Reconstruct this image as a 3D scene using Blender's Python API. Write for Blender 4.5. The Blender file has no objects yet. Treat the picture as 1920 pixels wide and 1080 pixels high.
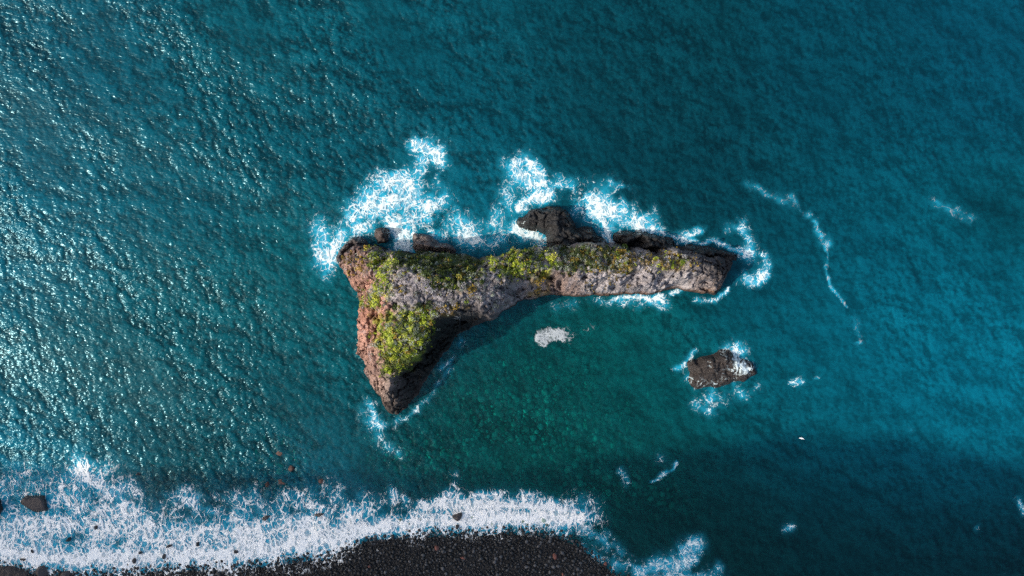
import bpy, bmesh, math, random
import numpy as np
from mathutils import Vector, Matrix
from mathutils.geometry import delaunay_2d_cdt

# ------------------------------------------------------------------ camera, sky, sun, exposure
S = 0.08            # metres on the sea per photograph pixel (1920 wide)
H = 103.0           # drone height above the sea
scene = bpy.context.scene
col = scene.collection
cam_d = bpy.data.cameras.new('camera'); cam = bpy.data.objects.new('camera', cam_d); col.objects.link(cam)
cam.location = (0, 0, H); cam.rotation_euler = (0, 0, 0)
cam_d.sensor_width = 36.0; cam_d.lens = 36.0 * H / (1920 * S)
cam_d.clip_start = 1.0; cam_d.clip_end = 20000.0
scene.camera = cam
SUN_EL = math.radians(37.0)
SUN_AZ = np.array([-0.967, -0.252]); SUN_AZ /= np.linalg.norm(SUN_AZ)
to_sun = Vector((SUN_AZ[0] * math.cos(SUN_EL), SUN_AZ[1] * math.cos(SUN_EL), math.sin(SUN_EL)))
world = bpy.data.worlds.new('World'); scene.world = world; world.use_nodes = True
wn = world.node_tree.nodes; wl = world.node_tree.links
sky = wn.new('ShaderNodeTexSky'); sky.sky_type = 'NISHITA'; sky.sun_disc = False
sky.sun_elevation = SUN_EL; sky.sun_rotation = math.atan2(SUN_AZ[0], SUN_AZ[1])
sky.air_density = 1.0; sky.dust_density = 4.2; sky.ozone_density = 1.0
wl.new(sky.outputs[0], wn['Background'].inputs['Color'])
wn['Background'].inputs['Strength'].default_value = 0.15
sun_d = bpy.data.lights.new('sun', 'SUN'); sun_d.energy = 3.0; sun_d.angle = math.radians(0.42); sun_d.color = (1.0, 0.94, 0.86)
sun = bpy.data.objects.new('sun', sun_d); col.objects.link(sun)
sun.rotation_euler = to_sun.to_track_quat('Z', 'Y').to_euler()
vs = scene.view_settings
vs.view_transform = 'Standard'; vs.look = 'None'; vs.gamma = 1.0; vs.exposure = 0.75; vs.use_curve_mapping = False
scene.cycles.transparent_max_bounces = 16
scene.cycles.max_bounces = 6
scene.cycles.use_denoising = False
scene.cycles.sample_clamp_indirect = 4.0
scene.cycles.caustics_reflective = False; scene.cycles.caustics_refractive = False

rng = np.random.default_rng(7); random.seed(7)

# ------------------------------------------------------------------ helpers
def lin(r, g, b, k=1.0):
    f = lambda c: (c / 255 / 12.92 if c <= 10 else ((c / 255 + .055) / 1.055) ** 2.4) * k
    return (f(r), f(g), f(b))
def P(px, py, h=0.0):                      # photograph pixel at a known height -> metres
    k = S * (H - h) / H
    return ((px - 960) * k, (540 - py) * k)
_perm = np.random.default_rng(1234).permutation(4096).astype(np.int64)
def _hash(ix, iy, iz, seed):
    return _perm[(_perm[(_perm[(ix + seed * 131) & 4095] + iy) & 4095] + iz) & 4095]
def vnoise3(x, y, z, seed=0):              # smooth value noise, -1..1
    x, y, z = np.broadcast_arrays(np.asarray(x, float), np.asarray(y, float), np.asarray(z, float))
    ix = np.floor(x).astype(np.int64); iy = np.floor(y).astype(np.int64); iz = np.floor(z).astype(np.int64)
    fx = x - ix; fy = y - iy; fz = z - iz
    q = lambda t: t * t * t * (t * (t * 6 - 15) + 10)
    ux, uy, uz = q(fx), q(fy), q(fz)
    v = lambda a, b, c: _hash(ix + a, iy + b, iz + c, seed) / 2047.5 - 1
    l = lambda a, b, t: a + (b - a) * t
    return l(l(l(v(0,0,0), v(1,0,0), ux), l(v(0,1,0), v(1,1,0), ux), uy),
             l(l(v(0,0,1), v(1,0,1), ux), l(v(0,1,1), v(1,1,1), ux), uy), uz)
def vnoise2(x, y, seed=0):
    x, y = np.broadcast_arrays(np.asarray(x, float), np.asarray(y, float))
    ix = np.floor(x).astype(np.int64); iy = np.floor(y).astype(np.int64)
    fx = x - ix; fy = y - iy
    q = lambda t: t * t * t * (t * (t * 6 - 15) + 10)
    ux, uy = q(fx), q(fy)
    v = lambda a, b: _hash(ix + a, iy + b, ix * 0, seed) / 2047.5 - 1
    a = v(0,0); b = v(1,0); c = v(0,1); d = v(1,1)
    return (a + (b - a) * ux) * (1 - uy) + (c + (d - c) * ux) * uy
def fbm2(x, y, oct=5, seed=0, gain=.5):
    s = 0; a = 1; t = 0
    for o in range(oct):
        s = s + a * vnoise2(x * 2 ** o + o * 17.3, y * 2 ** o - o * 9.1, seed + o); t += a; a *= gain
    return s / t
def ridged2(x, y, oct=5, seed=0, gain=.5):
    s = 0; a = 1; t = 0
    for o in range(oct):
        s = s + a * (1 - np.abs(vnoise2(x * 2 ** o + o * 7.7, y * 2 ** o + o * 3.1, seed + o)) * 2); t += a; a *= gain
    return s / t
def fbm3(x, y, z, oct=4, seed=0):
    s = 0; a = 1; t = 0
    for o in range(oct):
        s = s + a * vnoise3(x * 2 ** o, y * 2 ** o, z * 2 ** o, seed + o); t += a; a *= .5
    return s / t
def cells2(x, y, seed=0):                  # random value per cell and distance to the cell border
    ix = np.floor(x).astype(np.int64); iy = np.floor(y).astype(np.int64)
    d1 = np.full(x.shape, 9.0); d2 = np.full(x.shape, 9.0); val = np.zeros(x.shape)
    for a in (-1, 0, 1):
        for b in (-1, 0, 1):
            h1 = _hash(ix + a, iy + b, ix * 0, seed); h2 = _hash(ix + a, iy + b, ix * 0 + 7, seed)
            d = np.hypot(ix + a + h1 / 4096 - x, iy + b + h2 / 4096 - y); m = d < d1
            d2 = np.where(m, d1, np.minimum(d2, d)); val = np.where(m, _hash(ix + a, iy + b, ix * 0 + 13, seed) / 2047.5 - 1, val); d1 = np.where(m, d, d1)
    return val, d2 - d1
def smooth(a, b, x):
    t = np.clip((x - a) / (b - a), 0, 1); return t * t * (3 - 2 * t)
def mesh_np(name, V, F, smooth_shade=True, attrs=None, colors=None):
    me = bpy.data.meshes.new(name)
    V = np.asarray(V, np.float32); F = np.asarray(F, np.int32)
    n = F.shape[1]
    me.vertices.add(len(V)); me.vertices.foreach_set('co', V.ravel())
    me.loops.add(F.size); me.loops.foreach_set('vertex_index', F.ravel())
    me.polygons.add(len(F)); me.polygons.foreach_set('loop_start', np.arange(len(F), dtype=np.int32) * n)
    me.polygons.foreach_set('loop_total', np.full(len(F), n, np.int32))
    me.polygons.foreach_set('use_smooth', np.full(len(F), smooth_shade, bool))
    me.update(calc_edges=True)
    for k, a in (attrs or {}).items():
        at = me.attributes.new(k, 'FLOAT', 'POINT'); at.data.foreach_set('value', np.asarray(a, np.float32).ravel())
    for k, a in (colors or {}).items():
        at = me.attributes.new(k, 'FLOAT_COLOR', 'POINT')
        c4 = np.ones((len(V), 4), np.float32); c4[:, :3] = a; at.data.foreach_set('color', c4.ravel())
    return me
def obj(name, me, mat, parent=None, **props):
    o = bpy.data.objects.new(name, me); col.objects.link(o)
    if mat is not None and not me.materials: me.materials.append(mat)
    if parent is not None: o.parent = parent
    for k, v in props.items(): o[k] = v
    return o
def grid_faces(nx, ny, keep=None):
    i = np.arange(nx * ny).reshape(ny, nx)
    a = i[:-1, :-1]; b = i[:-1, 1:]; c = i[1:, 1:]; d = i[1:, :-1]
    F = np.stack([a, b, c, d], -1).reshape(-1, 4)
    if keep is not None:
        k = keep.reshape(ny, nx)
        m = (k[:-1, :-1] | k[:-1, 1:] | k[1:, 1:] | k[1:, :-1]).ravel()
        F = F[m]
    return F
def compact(V, F, *arrs):
    used = np.zeros(len(V), bool); used[F.ravel()] = True
    idx = np.cumsum(used) - 1
    return (V[used], idx[F]) + tuple(a[used] for a in arrs)

# ------------------------------------------------------------------ material helpers
def new_mat(name):
    m = bpy.data.materials.new(name); m.use_nodes = True
    nt = m.node_tree
    for n in list(nt.nodes): nt.nodes.remove(n)
    return m, nt
class NT:
    def __init__(s, nt): s.nt = nt
    def n(s, t, **kw):
        nd = s.nt.nodes.new(t)
        for k, v in kw.items():
            if k.startswith('i_'):
                key = k[2:]; key = int(key) if key.isdigit() else key.replace('_', ' ')
                nd.inputs[key].default_value = v
            else: setattr(nd, k, v)
        return nd
    def l(s, a, b): s.nt.links.new(a, b)
    def math(s, op, a, b=None, c=None, clamp=False):
        nd = s.n('ShaderNodeMath', operation=op, use_clamp=clamp)
        for i, v in enumerate((a, b, c)):
            if v is None: continue
            if isinstance(v, (int, float)): nd.inputs[i].default_value = v
            else: s.l(v, nd.inputs[i])
        return nd.outputs[0]
    def rng(s, v, a, b, c=0.0, d=1.0, smooth=True):
        nd = s.n('ShaderNodeMapRange'); nd.interpolation_type = 'SMOOTHSTEP' if smooth else 'LINEAR'
        s.l(v, nd.inputs[0])
        for i, q in enumerate((a, b, c, d)):
            if isinstance(q, (int, float)): nd.inputs[i + 1].default_value = q
            else: s.l(q, nd.inputs[i + 1])
        return nd.outputs[0]
    def mix(s, f, a, b, blend='MIX'):
        nd = s.n('ShaderNodeMix', data_type='RGBA', blend_type=blend)
        for sock, v in ((nd.inputs[0], f), (nd.inputs[6], a), (nd.inputs[7], b)):
            if isinstance(v, (int, float)): sock.default_value = v
            elif isinstance(v, tuple): sock.default_value = (*v, 1) if len(v) == 3 else v
            else: s.l(v, sock)
        return nd.outputs[2]
    def attr(s, name): return s.n('ShaderNodeAttribute', attribute_name=name)
    def pos(s): return s.n('ShaderNodeNewGeometry').outputs['Position']
    def noise(s, vec, scale, detail=3.0, rough=.55, dist=0.0):
        nd = s.n('ShaderNodeTexNoise', i_Scale=scale, i_Detail=detail, i_Roughness=rough, i_Distortion=dist)
        s.l(vec, nd.inputs['Vector']); return nd
    def mapping(s, vec, rot=(0,0,0), scale=(1,1,1)):
        nd = s.n('ShaderNodeMapping'); s.l(vec, nd.inputs[0])
        nd.inputs['Rotation'].default_value = rot; nd.inputs['Scale'].default_value = scale
        return nd.outputs[0]
    def bump(s, h, strength, dist, normal=None):
        nd = s.n('ShaderNodeBump', i_Strength=strength, i_Distance=dist); s.l(h, nd.inputs['Height'])
        if normal is not None: s.l(normal, nd.inputs['Normal'])
        return nd.outputs[0]

def water_material():
    m, nt = new_mat('sea_water'); g = NT(nt)
    p = g.pos()
    wc = g.attr('water_col'); cl = g.attr('clarity'); ru = g.attr('ruffle'); fo = g.attr('foam'); cr = g.attr('crest')
    # small capillary ripples, stretched along the crests
    m1 = g.mapping(p, (0, 0, math.radians(38)), (1.0, 2.1, 1.0))
    n1 = g.noise(m1, 1.0, 1.5, .55, .6); n2 = g.noise(m1, 2.1, 1, .5)
    hh = g.math('ADD', n1.outputs[0], g.math('MULTIPLY', n2.outputs[0], .33))
    bs = g.math('MULTIPLY_ADD', ru.outputs['Fac'], .85, .15)
    nb = g.n('ShaderNodeBump', i_Distance=.22); g.l(hh, nb.inputs['Height']); g.l(bs, nb.inputs['Strength'])
    # water colour: plankton and sand clouds, plus painted wave light and shore shade
    nz = g.noise(g.mapping(p, (0, 0, .5), (1, 1.6, 1)), .16, 5, .62, .6)
    c = g.mix(g.rng(nz.outputs[0], .3, .7), g.mix(1.0, wc.outputs['Color'], (.60, .63, .64), 'MULTIPLY'), g.mix(1.0, wc.outputs['Color'], (.80, .77, .77), 'MULTIPLY'))
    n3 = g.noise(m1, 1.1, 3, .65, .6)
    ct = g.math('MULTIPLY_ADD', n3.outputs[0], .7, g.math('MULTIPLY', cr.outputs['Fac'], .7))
    k = g.rng(ct, .35, 1.05, .48, 1.62)  # crests lightened and troughs darkened in colour, imitating light on the waves
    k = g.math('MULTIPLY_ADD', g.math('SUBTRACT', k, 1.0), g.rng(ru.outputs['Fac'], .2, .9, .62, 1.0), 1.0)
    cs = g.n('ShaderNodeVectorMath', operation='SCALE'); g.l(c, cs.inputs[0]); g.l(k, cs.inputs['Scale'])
    c = g.mix(g.rng(fo.outputs['Fac'], .01, .5, 0, .95), cs.outputs[0], lin(34, 152, 180))
    dif = g.n('ShaderNodeBsdfDiffuse'); g.l(c, dif.inputs[0]); g.l(nb.outputs[0], dif.inputs['Normal'])
    tr = g.n('ShaderNodeBsdfTransparent'); tr.inputs[0].default_value = (.08, .92, .86, 1)
    mx = g.n('ShaderNodeMixShader'); g.l(cl.outputs['Fac'], mx.inputs[0]); g.l(dif.outputs[0], mx.inputs[1]); g.l(tr.outputs[0], mx.inputs[2])
    gl = g.n('ShaderNodeBsdfGlossy', i_Roughness=.20); g.l(nb.outputs[0], gl.inputs['Normal'])
    gl.inputs[0].default_value = (.40, .72, .80, 1)
    fr = g.n('ShaderNodeFresnel', i_IOR=1.34); g.l(nb.outputs[0], fr.inputs['Normal'])
    m2 = g.n('ShaderNodeMixShader'); g.l(fr.outputs[0], m2.inputs[0]); g.l(mx.outputs[0], m2.inputs[1]); g.l(gl.outputs[0], m2.inputs[2])
    out = g.n('ShaderNodeOutputMaterial'); g.l(m2.outputs[0], out.inputs[0])
    return m
def foam_material(name, white=(.64, .76, .77), stretch=1.0, thin=.09):
    m, nt = new_mat(name); g = NT(nt)
    p = g.pos(); fo = g.attr('foam')
    flat = g.mapping(p, (0, 0, 0), (1.0 / stretch ** .3, stretch, 0))
    w1 = g.noise(flat, .32, 3, .6); w2 = g.noise(flat, 2.2, 2, .6)
    def warp(v, nd, k):
        s = g.n('ShaderNodeVectorMath', operation='SUBTRACT'); g.l(nd.outputs['Color'], s.inputs[0]); s.inputs[1].default_value = (.5, .5, .5)
        t = g.n('ShaderNodeVectorMath', operation='SCALE'); g.l(s.outputs[0], t.inputs[0]); t.inputs['Scale'].default_value = k
        a = g.n('ShaderNodeVectorMath', operation='ADD'); g.l(v, a.inputs[0]); g.l(t.outputs[0], a.inputs[1]); return a.outputs[0]
    wv = warp(warp(flat, w1, 3.2), w2, .24)
    def lace(scale, lo, hi):
        v = g.n('ShaderNodeTexVoronoi', feature='DISTANCE_TO_EDGE', i_Scale=scale); g.l(wv, v.inputs['Vector'])
        return g.rng(v.outputs['Distance'], lo, hi, 1.0, 0.0)
    l1 = lace(.60, .0, .12); l2 = lace(1.25, .0, .17)
    lc = g.math('MAXIMUM', l1, g.math('MULTIPLY', l2, .9))
    fw = g.noise(wv, .75, 3, .6, .6)
    fil = g.rng(g.math('ABSOLUTE', g.math('MULTIPLY_ADD', fw.outputs[0], 2.0, -1.0)), .0, .16, 1.0, 0.0)
    fn = g.noise(flat, .95, 3, .58, .7)
    pat = g.math('MULTIPLY_ADD', lc, .50, g.math('MULTIPLY_ADD', fil, .22, g.math('MULTIPLY', fn.outputs[0], .56)))
    th = g.math('MULTIPLY_ADD', g.math('POWER', fo.outputs['Fac'], .72), -.86, 1.0 + thin)
    al = g.rng(g.math('SUBTRACT', pat, th), -.08, .36, 0, .96)
    al = g.math('MULTIPLY', al, g.rng(fo.outputs['Fac'], .04, .14))
    al = g.math('MAXIMUM', al, g.rng(g.math('ADD', fo.outputs['Fac'], g.math('MULTIPLY_ADD', fn.outputs[0], .8, -.4)), .30, 1.0, 0, .50))
    fine = g.noise(p, 5.0, 4, .7)
    c = g.mix(fine.outputs[0], tuple(x * .86 for x in white), white)
    bm = g.bump(g.math('ADD', fn.outputs[0], g.math('MULTIPLY', fine.outputs[0], .15)), .45, .35)
    dif = g.n('ShaderNodeBsdfDiffuse'); g.l(c, dif.inputs[0]); g.l(bm, dif.inputs['Normal'])
    tr = g.n('ShaderNodeBsdfTransparent')
    mx = g.n('ShaderNodeMixShader'); g.l(al, mx.inputs[0]); g.l(tr.outputs[0], mx.inputs[1]); g.l(dif.outputs[0], mx.inputs[2])
    out = g.n('ShaderNodeOutputMaterial'); g.l(mx.outputs[0], out.inputs[0])
    return m
def rock_material(name, rough=.9, fine=.5, bumpd=.25, spec=.25):
    m, nt = new_mat(name); g = NT(nt)
    p = g.pos(); c = g.attr('rock_col')
    n1 = g.noise(p, 1.7, 6, .68); n2 = g.noise(p, 6.5, 4, .7)
    v = g.n('ShaderNodeTexVoronoi', i_Scale=2.3, feature='DISTANCE_TO_EDGE'); g.l(p, v.inputs['Vector'])
    k = g.math('MULTIPLY_ADD', n2.outputs[0], fine * 1.6, 1 - fine * .8)
    k = g.math('MULTIPLY', k, g.rng(n1.outputs[0], .28, .5, .62, 1.08))
    cc = g.n('ShaderNodeVectorMath', operation='SCALE'); g.l(c.outputs['Color'], cc.inputs[0]); g.l(k, cc.inputs['Scale'])
    h = g.math('ADD', n1.outputs[0], g.math('MULTIPLY', n2.outputs[0], .4))
    h = g.math('ADD', h, g.rng(v.outputs['Distance'], 0, .12, -.25, 0))
    b = g.bump(h, .8, bumpd)
    bs = g.n('ShaderNodeBsdfPrincipled', i_Roughness=rough); bs.inputs['Specular IOR Level'].default_value = spec
    g.l(cc.outputs[0], bs.inputs['Base Color']); g.l(b, bs.inputs['Normal'])
    out = g.n('ShaderNodeOutputMaterial'); g.l(bs.outputs[0], out.inputs[0])
    return m
def ramp_material(name, stops, rough=.6, spec=.3, nscale=3.0, by_attr=None, bumpk=.0, wetness=0):
    m, nt = new_mat(name); g = NT(nt)
    r = g.n('ShaderNodeValToRGB'); e = r.color_ramp.elements
    while len(e) < len(stops): e.new(.5)
    for i, (t, c) in enumerate(stops): e[i].position = t; e[i].color = (*c, 1)
    if by_attr: src = g.attr(by_attr).outputs['Fac']
    else: src = g.n('ShaderNodeObjectInfo').outputs['Random']
    p = g.pos(); nz = g.noise(p, nscale, 3, .6)
    t = g.math('ADD', src, g.math('MULTIPLY_ADD', nz.outputs[0], .5, -.25), clamp=True)
    g.l(t, r.inputs[0])
    bs = g.n('ShaderNodeBsdfPrincipled', i_Roughness=rough); bs.inputs['Specular IOR Level'].default_value = spec
    g.l(r.outputs[0], bs.inputs['Base Color'])
    if bumpk:
        n2 = g.noise(p, nscale * 3, 4, .65); g.l(g.bump(n2.outputs[0], bumpk, .1), bs.inputs['Normal'])
    out = g.n('ShaderNodeOutputMaterial'); g.l(bs.outputs[0], out.inputs[0])
    return m
M_WATER = water_material()
M_FOAM = foam_material('white_foam')
M_FOAMSURF = foam_material('surf_foam', (.96, .98, .93), .7, .03)  # same foam with albedo raised to offset the shore's shade
M_FOAMGREY = foam_material('stale_foam', (.36, .40, .42))
M_ROCK = rock_material('volcanic_rock', .92, .55, .30, .2)
M_WET = rock_material('wet_black_rock', .55, .6, .35, .35)
M_SEABED = rock_material('seabed_ground', .95, .5, .1, 0)

# ------------------------------------------------------------------ shoreline, ground heights
SHX = np.array([-900, -200, 0, 60, 170, 300, 420, 500, 600, 640, 700, 760, 860, 960, 1040, 1080, 1120, 1160, 1300, 1920, 2900])
SHY = np.array([1000, 1030, 1056, 1073, 1078, 1069, 1064, 1058, 1046, 1031, 1010, 1006, 1001, 998, 1002, 1020, 1048, 1084, 1120, 1190, 1240])
def shore_d(x, y):                          # metres landward of the waterline (negative at sea)
    px = x / S + 960; py = 540 - y / S
    return (py - np.interp(px, SHX, SHY)) * S * .93
def ground_z(x, y):
    d = shore_d(x, y)
    land = d * .13
    sea = np.where(d > -6, d * .13, -.78 + (d + 6) * .045)
    sea = np.maximum(sea, -4.2)
    lag = np.exp(-(((x - 6) / 26) ** 2 + ((y + 14) / 14) ** 2))
    sea = sea + (np.maximum(sea, -1.9) - sea) * lag
    return np.where(d > 0, land, sea)

# ------------------------------------------------------------------ painting of densities along strokes
def paint(px, py, strokes, fall=1.6):
    D = np.zeros(px.shape)
    for pts, r, dv in strokes:
        pts = np.asarray(pts, float)
        R = r * 3.2
        m = (px > pts[:, 0].min() - R) & (px < pts[:, 0].max() + R) & (py > pts[:, 1].min() - R) & (py < pts[:, 1].max() + R)
        if not m.any(): continue
        X = px[m]; Y = py[m]; d2 = np.full(X.shape, 1e18)
        if len(pts) == 1: d2 = (X - pts[0, 0]) ** 2 + (Y - pts[0, 1]) ** 2
        for a, b in zip(pts[:-1], pts[1:]):
            ab = b - a; t = np.clip(((X - a[0]) * ab[0] + (Y - a[1]) * ab[1]) / (ab @ ab + 1e-9), 0, 1)
            d2 = np.minimum(d2, (X - a[0] - t * ab[0]) ** 2 + (Y - a[1] - t * ab[1]) ** 2)
        v = dv * np.exp(-(d2 / (r * r)) ** .62 * 1.0)
        D[m] = np.minimum(np.maximum(D[m], v) + .5 * np.minimum(D[m], v) * (1 - np.maximum(D[m], v)), 1.0)
    return D
FOAM = {
 'north_west': [([(780,272),(800,275),(818,290),(828,306)],13,.85), ([(795,300)],16,.5), ([(790,322)],11,.4), ([(815,325),(822,345)],10,.35),
   ([(722,345),(750,335),(770,352)],20,.65), ([(690,378),(720,392),(760,380),(800,388),(820,380)],21,.72), ([(800,402),(770,415)],18,.75),
   ([(690,395),(705,385)],24,.5), ([(730,415),(750,440),(755,462)],15,1.0), ([(762,430),(765,465)],9,.9), ([(690,430),(668,432)],10,.85), ([(640,446),(627,462),(617,482)],13,.9),
   ([(600,430),(612,450)],24,.36), ([(620,502)],12,.45), ([(660,408)],22,.4), ([(600,482)],18,.3), ([(580,470)],20,.2), ([(610,520)],14,.2)],
 'north_middle': [([(800,430),(822,440)],12,.55), ([(850,402),(880,430)],22,.4), ([(880,440),(892,450)],11,.85), ([(862,445)],10,.6), ([(920,420),(935,400),(950,385)],18,.42),
   ([(905,460),(930,450),(960,445)],15,.3), ([(965,428),(985,438),(1005,443),(1016,450)],11,.95), ([(840,425)],16,.3), ([(930,430)],20,.3),
   ([(960,312),(985,302),(1005,314),(1013,335)],13,.85), ([(975,328),(995,345)],17,.75), ([(955,345),(950,366)],14,.42), ([(1003,368),(975,382)],10,.95), ([(1010,376),(1032,366)],11,.9),
   ([(1040,346),(1065,350),(1082,362)],13,.6), ([(1052,332)],10,.35), ([(968,398),(985,392)],8,.7)],
 'north_east': [([(1110,370),(1130,390),(1150,400)],20,.75), ([(1125,410),(1140,430),(1145,452)],13,.98), ([(1170,390),(1202,412)],17,.55), ([(1150,345),(1178,352)],12,.45), ([(1105,402)],11,.55),
   ([(1090,380),(1080,400)],10,.4), ([(1175,418),(1200,425),(1225,432)],8,.75), ([(1210,425),(1242,435),(1272,447)],12,.45), ([(1290,441),(1315,432)],7,.6), ([(1265,446),(1300,452),(1330,452),(1370,465),(1395,474)],5,.65), ([(1230,405)],18,.22)],
 'east_point': [([(1388,430),(1402,445),(1407,460),(1400,480)],11,.48), ([(1368,428),(1400,414)],11,.22), ([(1402,476),(1390,470)],7,.8), ([(1430,480),(1436,500)],8,.35), ([(1400,525),(1420,529),(1433,515)],8,.75), ([(1415,520)],14,.2), ([(1380,532),(1400,510)],10,.16)],
 'ridge_south': [([(1150,562),(1180,558),(1222,561),(1240,558)],5.5,.9), ([(1110,563),(1190,569),(1245,568)],10,.34), ([(1258,549),(1282,545)],4,.8), ([(1040,575),(1080,569)],11,.28), ([(1345,557),(1366,544)],3.6,.75), ([(1308,560),(1337,564)],6,.4), ([(1000,572)],8,.2)],
 'lobe_foot': [([(868,640),(845,675),(826,690)],6,.42), ([(840,692),(812,740),(782,770),(742,790)],7,.36), ([(690,760),(700,785),(713,800)],11,.72), ([(700,800),(715,826),(727,842)],10,.45), ([(746,852)],10,.3), ([(690,780)],18,.25)],
 'skerry': [([(1382,655),(1376,675),(1390,690)],11,1.0), ([(1395,692)],10,.6), ([(1300,660),(1282,680),(1265,692)],6,.42), ([(1322,668),(1330,690)],4,.5), ([(1350,700),(1340,722),(1330,750)],10,.55), ([(1380,722),(1395,742)],11,.45), ([(1420,726)],8,.38), ([(1310,758),(1335,768)],12,.36), ([(1290,705),(1310,720)],9,.4), ([(1350,745)],20,.3), ([(1365,650)],12,.35)],
 'offshore_line': [([(1400,345),(1440,365),(1490,386)],8,.22), ([(1480,366),(1502,396)],6,.28), ([(1516,402)],6,.6), ([(1528,415),(1534,430),(1541,447)],5.5,.58), ([(1551,458)],6,.5), ([(1550,466),(1550,510),(1560,540),(1586,576)],2.8,.40), ([(1598,598),(1611,626),(1616,640)],8,.28), ([(1603,641),(1619,642)],3,.45), ([(1755,378),(1800,400),(1822,412)],9,.26)],
 'open_water': [([(1485,716),(1500,716)],6,.32), ([(1530,711)],4,.4), ([(1706,805)],5,.35), ([(1480,990)],9,.5), ([(1914,938),(1920,962)],6,.62), ([(1835,990)],6,.22), ([(1165,880),(1174,902)],7,.42), ([(1218,902),(1240,892),(1258,880),(1272,866)],3.2,.55), ([(1240,858)],15,.18)],
 'beach': [([(0,1034),(100,1048),(250,1045),(420,1040),(560,1022),(640,1006)],28,.97), ([(640,1004),(720,984),(800,978),(860,974),(960,970),(1040,972),(1095,966)],21,.99), ([(0,990),(150,985),(300,1002),(450,1002),(580,985)],36,.72),
   ([(150,885),(200,915),(230,935)],26,.66), ([(40,905),(0,935)],32,.46), ([(340,930),(400,962)],20,.5), ([(540,935),(600,925),(660,935)],24,.28), ([(650,965),(700,960)],22,.45), ([(740,920),(737,945)],9,.5),
   ([(758,938)],9,.45), ([(855,890),(846,915)],8,.4), ([(840,930)],13,.5), ([(800,945),(870,948),(940,946),(1000,945),(1080,955)],14,.9), ([(480,935),(410,935)],22,.22), ([(130,945),(250,965)],36,.6), ([(890,930),(960,925),(1060,940)],9,.3)],
 'beach_end': [([(1088,985),(1120,1002),(1142,1022)],14,.5), ([(1150,1052),(1200,1068),(1250,1062),(1290,1052)],17,.55), ([(1278,1032),(1302,1022)],12,.75), ([(1300,1045)],14,.6), ([(1345,1062)],9,.5), ([(1100,1030),(1130,1050)],12,.35), ([(1240,1085),(1320,1090)],24,.6)],
}
WATERCOL = [(100,100,3,84,104),(300,350,4,89,107),(100,450,4,97,120),(500,150,4,86,102),(900,150,0,80,97),(1200,80,0,66,80),(1300,300,0,63,77),(1150,250,0,67,81),(1600,150,0,72,91),(1850,100,0,79,103),
 (1600,400,0,87,108),(1700,600,0,107,134),(1860,470,0,88,106),(1500,600,0,95,117),(1450,720,0,92,108),(1700,740,0,108,134),(1880,650,0,116,146),(1600,950,0,52,58),(1850,1000,0,48,56),(1350,980,0,52,54),(1560,760,0,100,122),(1850,780,0,108,134),(1100,650,0,99,101),(1000,800,0,97,97),(1250,760,0,102,109),(1200,950,0,64,64),  # bottom-right points darkened to deepen the shadow on the water
 (800,880,4,80,86),(500,700,4,84,97),(200,700,4,86,101),(300,850,5,80,93),(100,980,20,120,150),(600,1000,15,112,142),(880,450,10,112,138),(600,560,5,97,108),(1420,420,0,64,78),(300,600,6,92,104),(700,250,2,80,96)]
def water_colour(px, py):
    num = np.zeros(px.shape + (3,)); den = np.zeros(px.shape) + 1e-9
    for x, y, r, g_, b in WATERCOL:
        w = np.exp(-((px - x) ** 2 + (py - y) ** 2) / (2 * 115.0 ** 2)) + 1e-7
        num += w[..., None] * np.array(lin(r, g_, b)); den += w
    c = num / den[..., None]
    return np.maximum(c * np.array([.4, .60, .56]), .0006)

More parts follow.
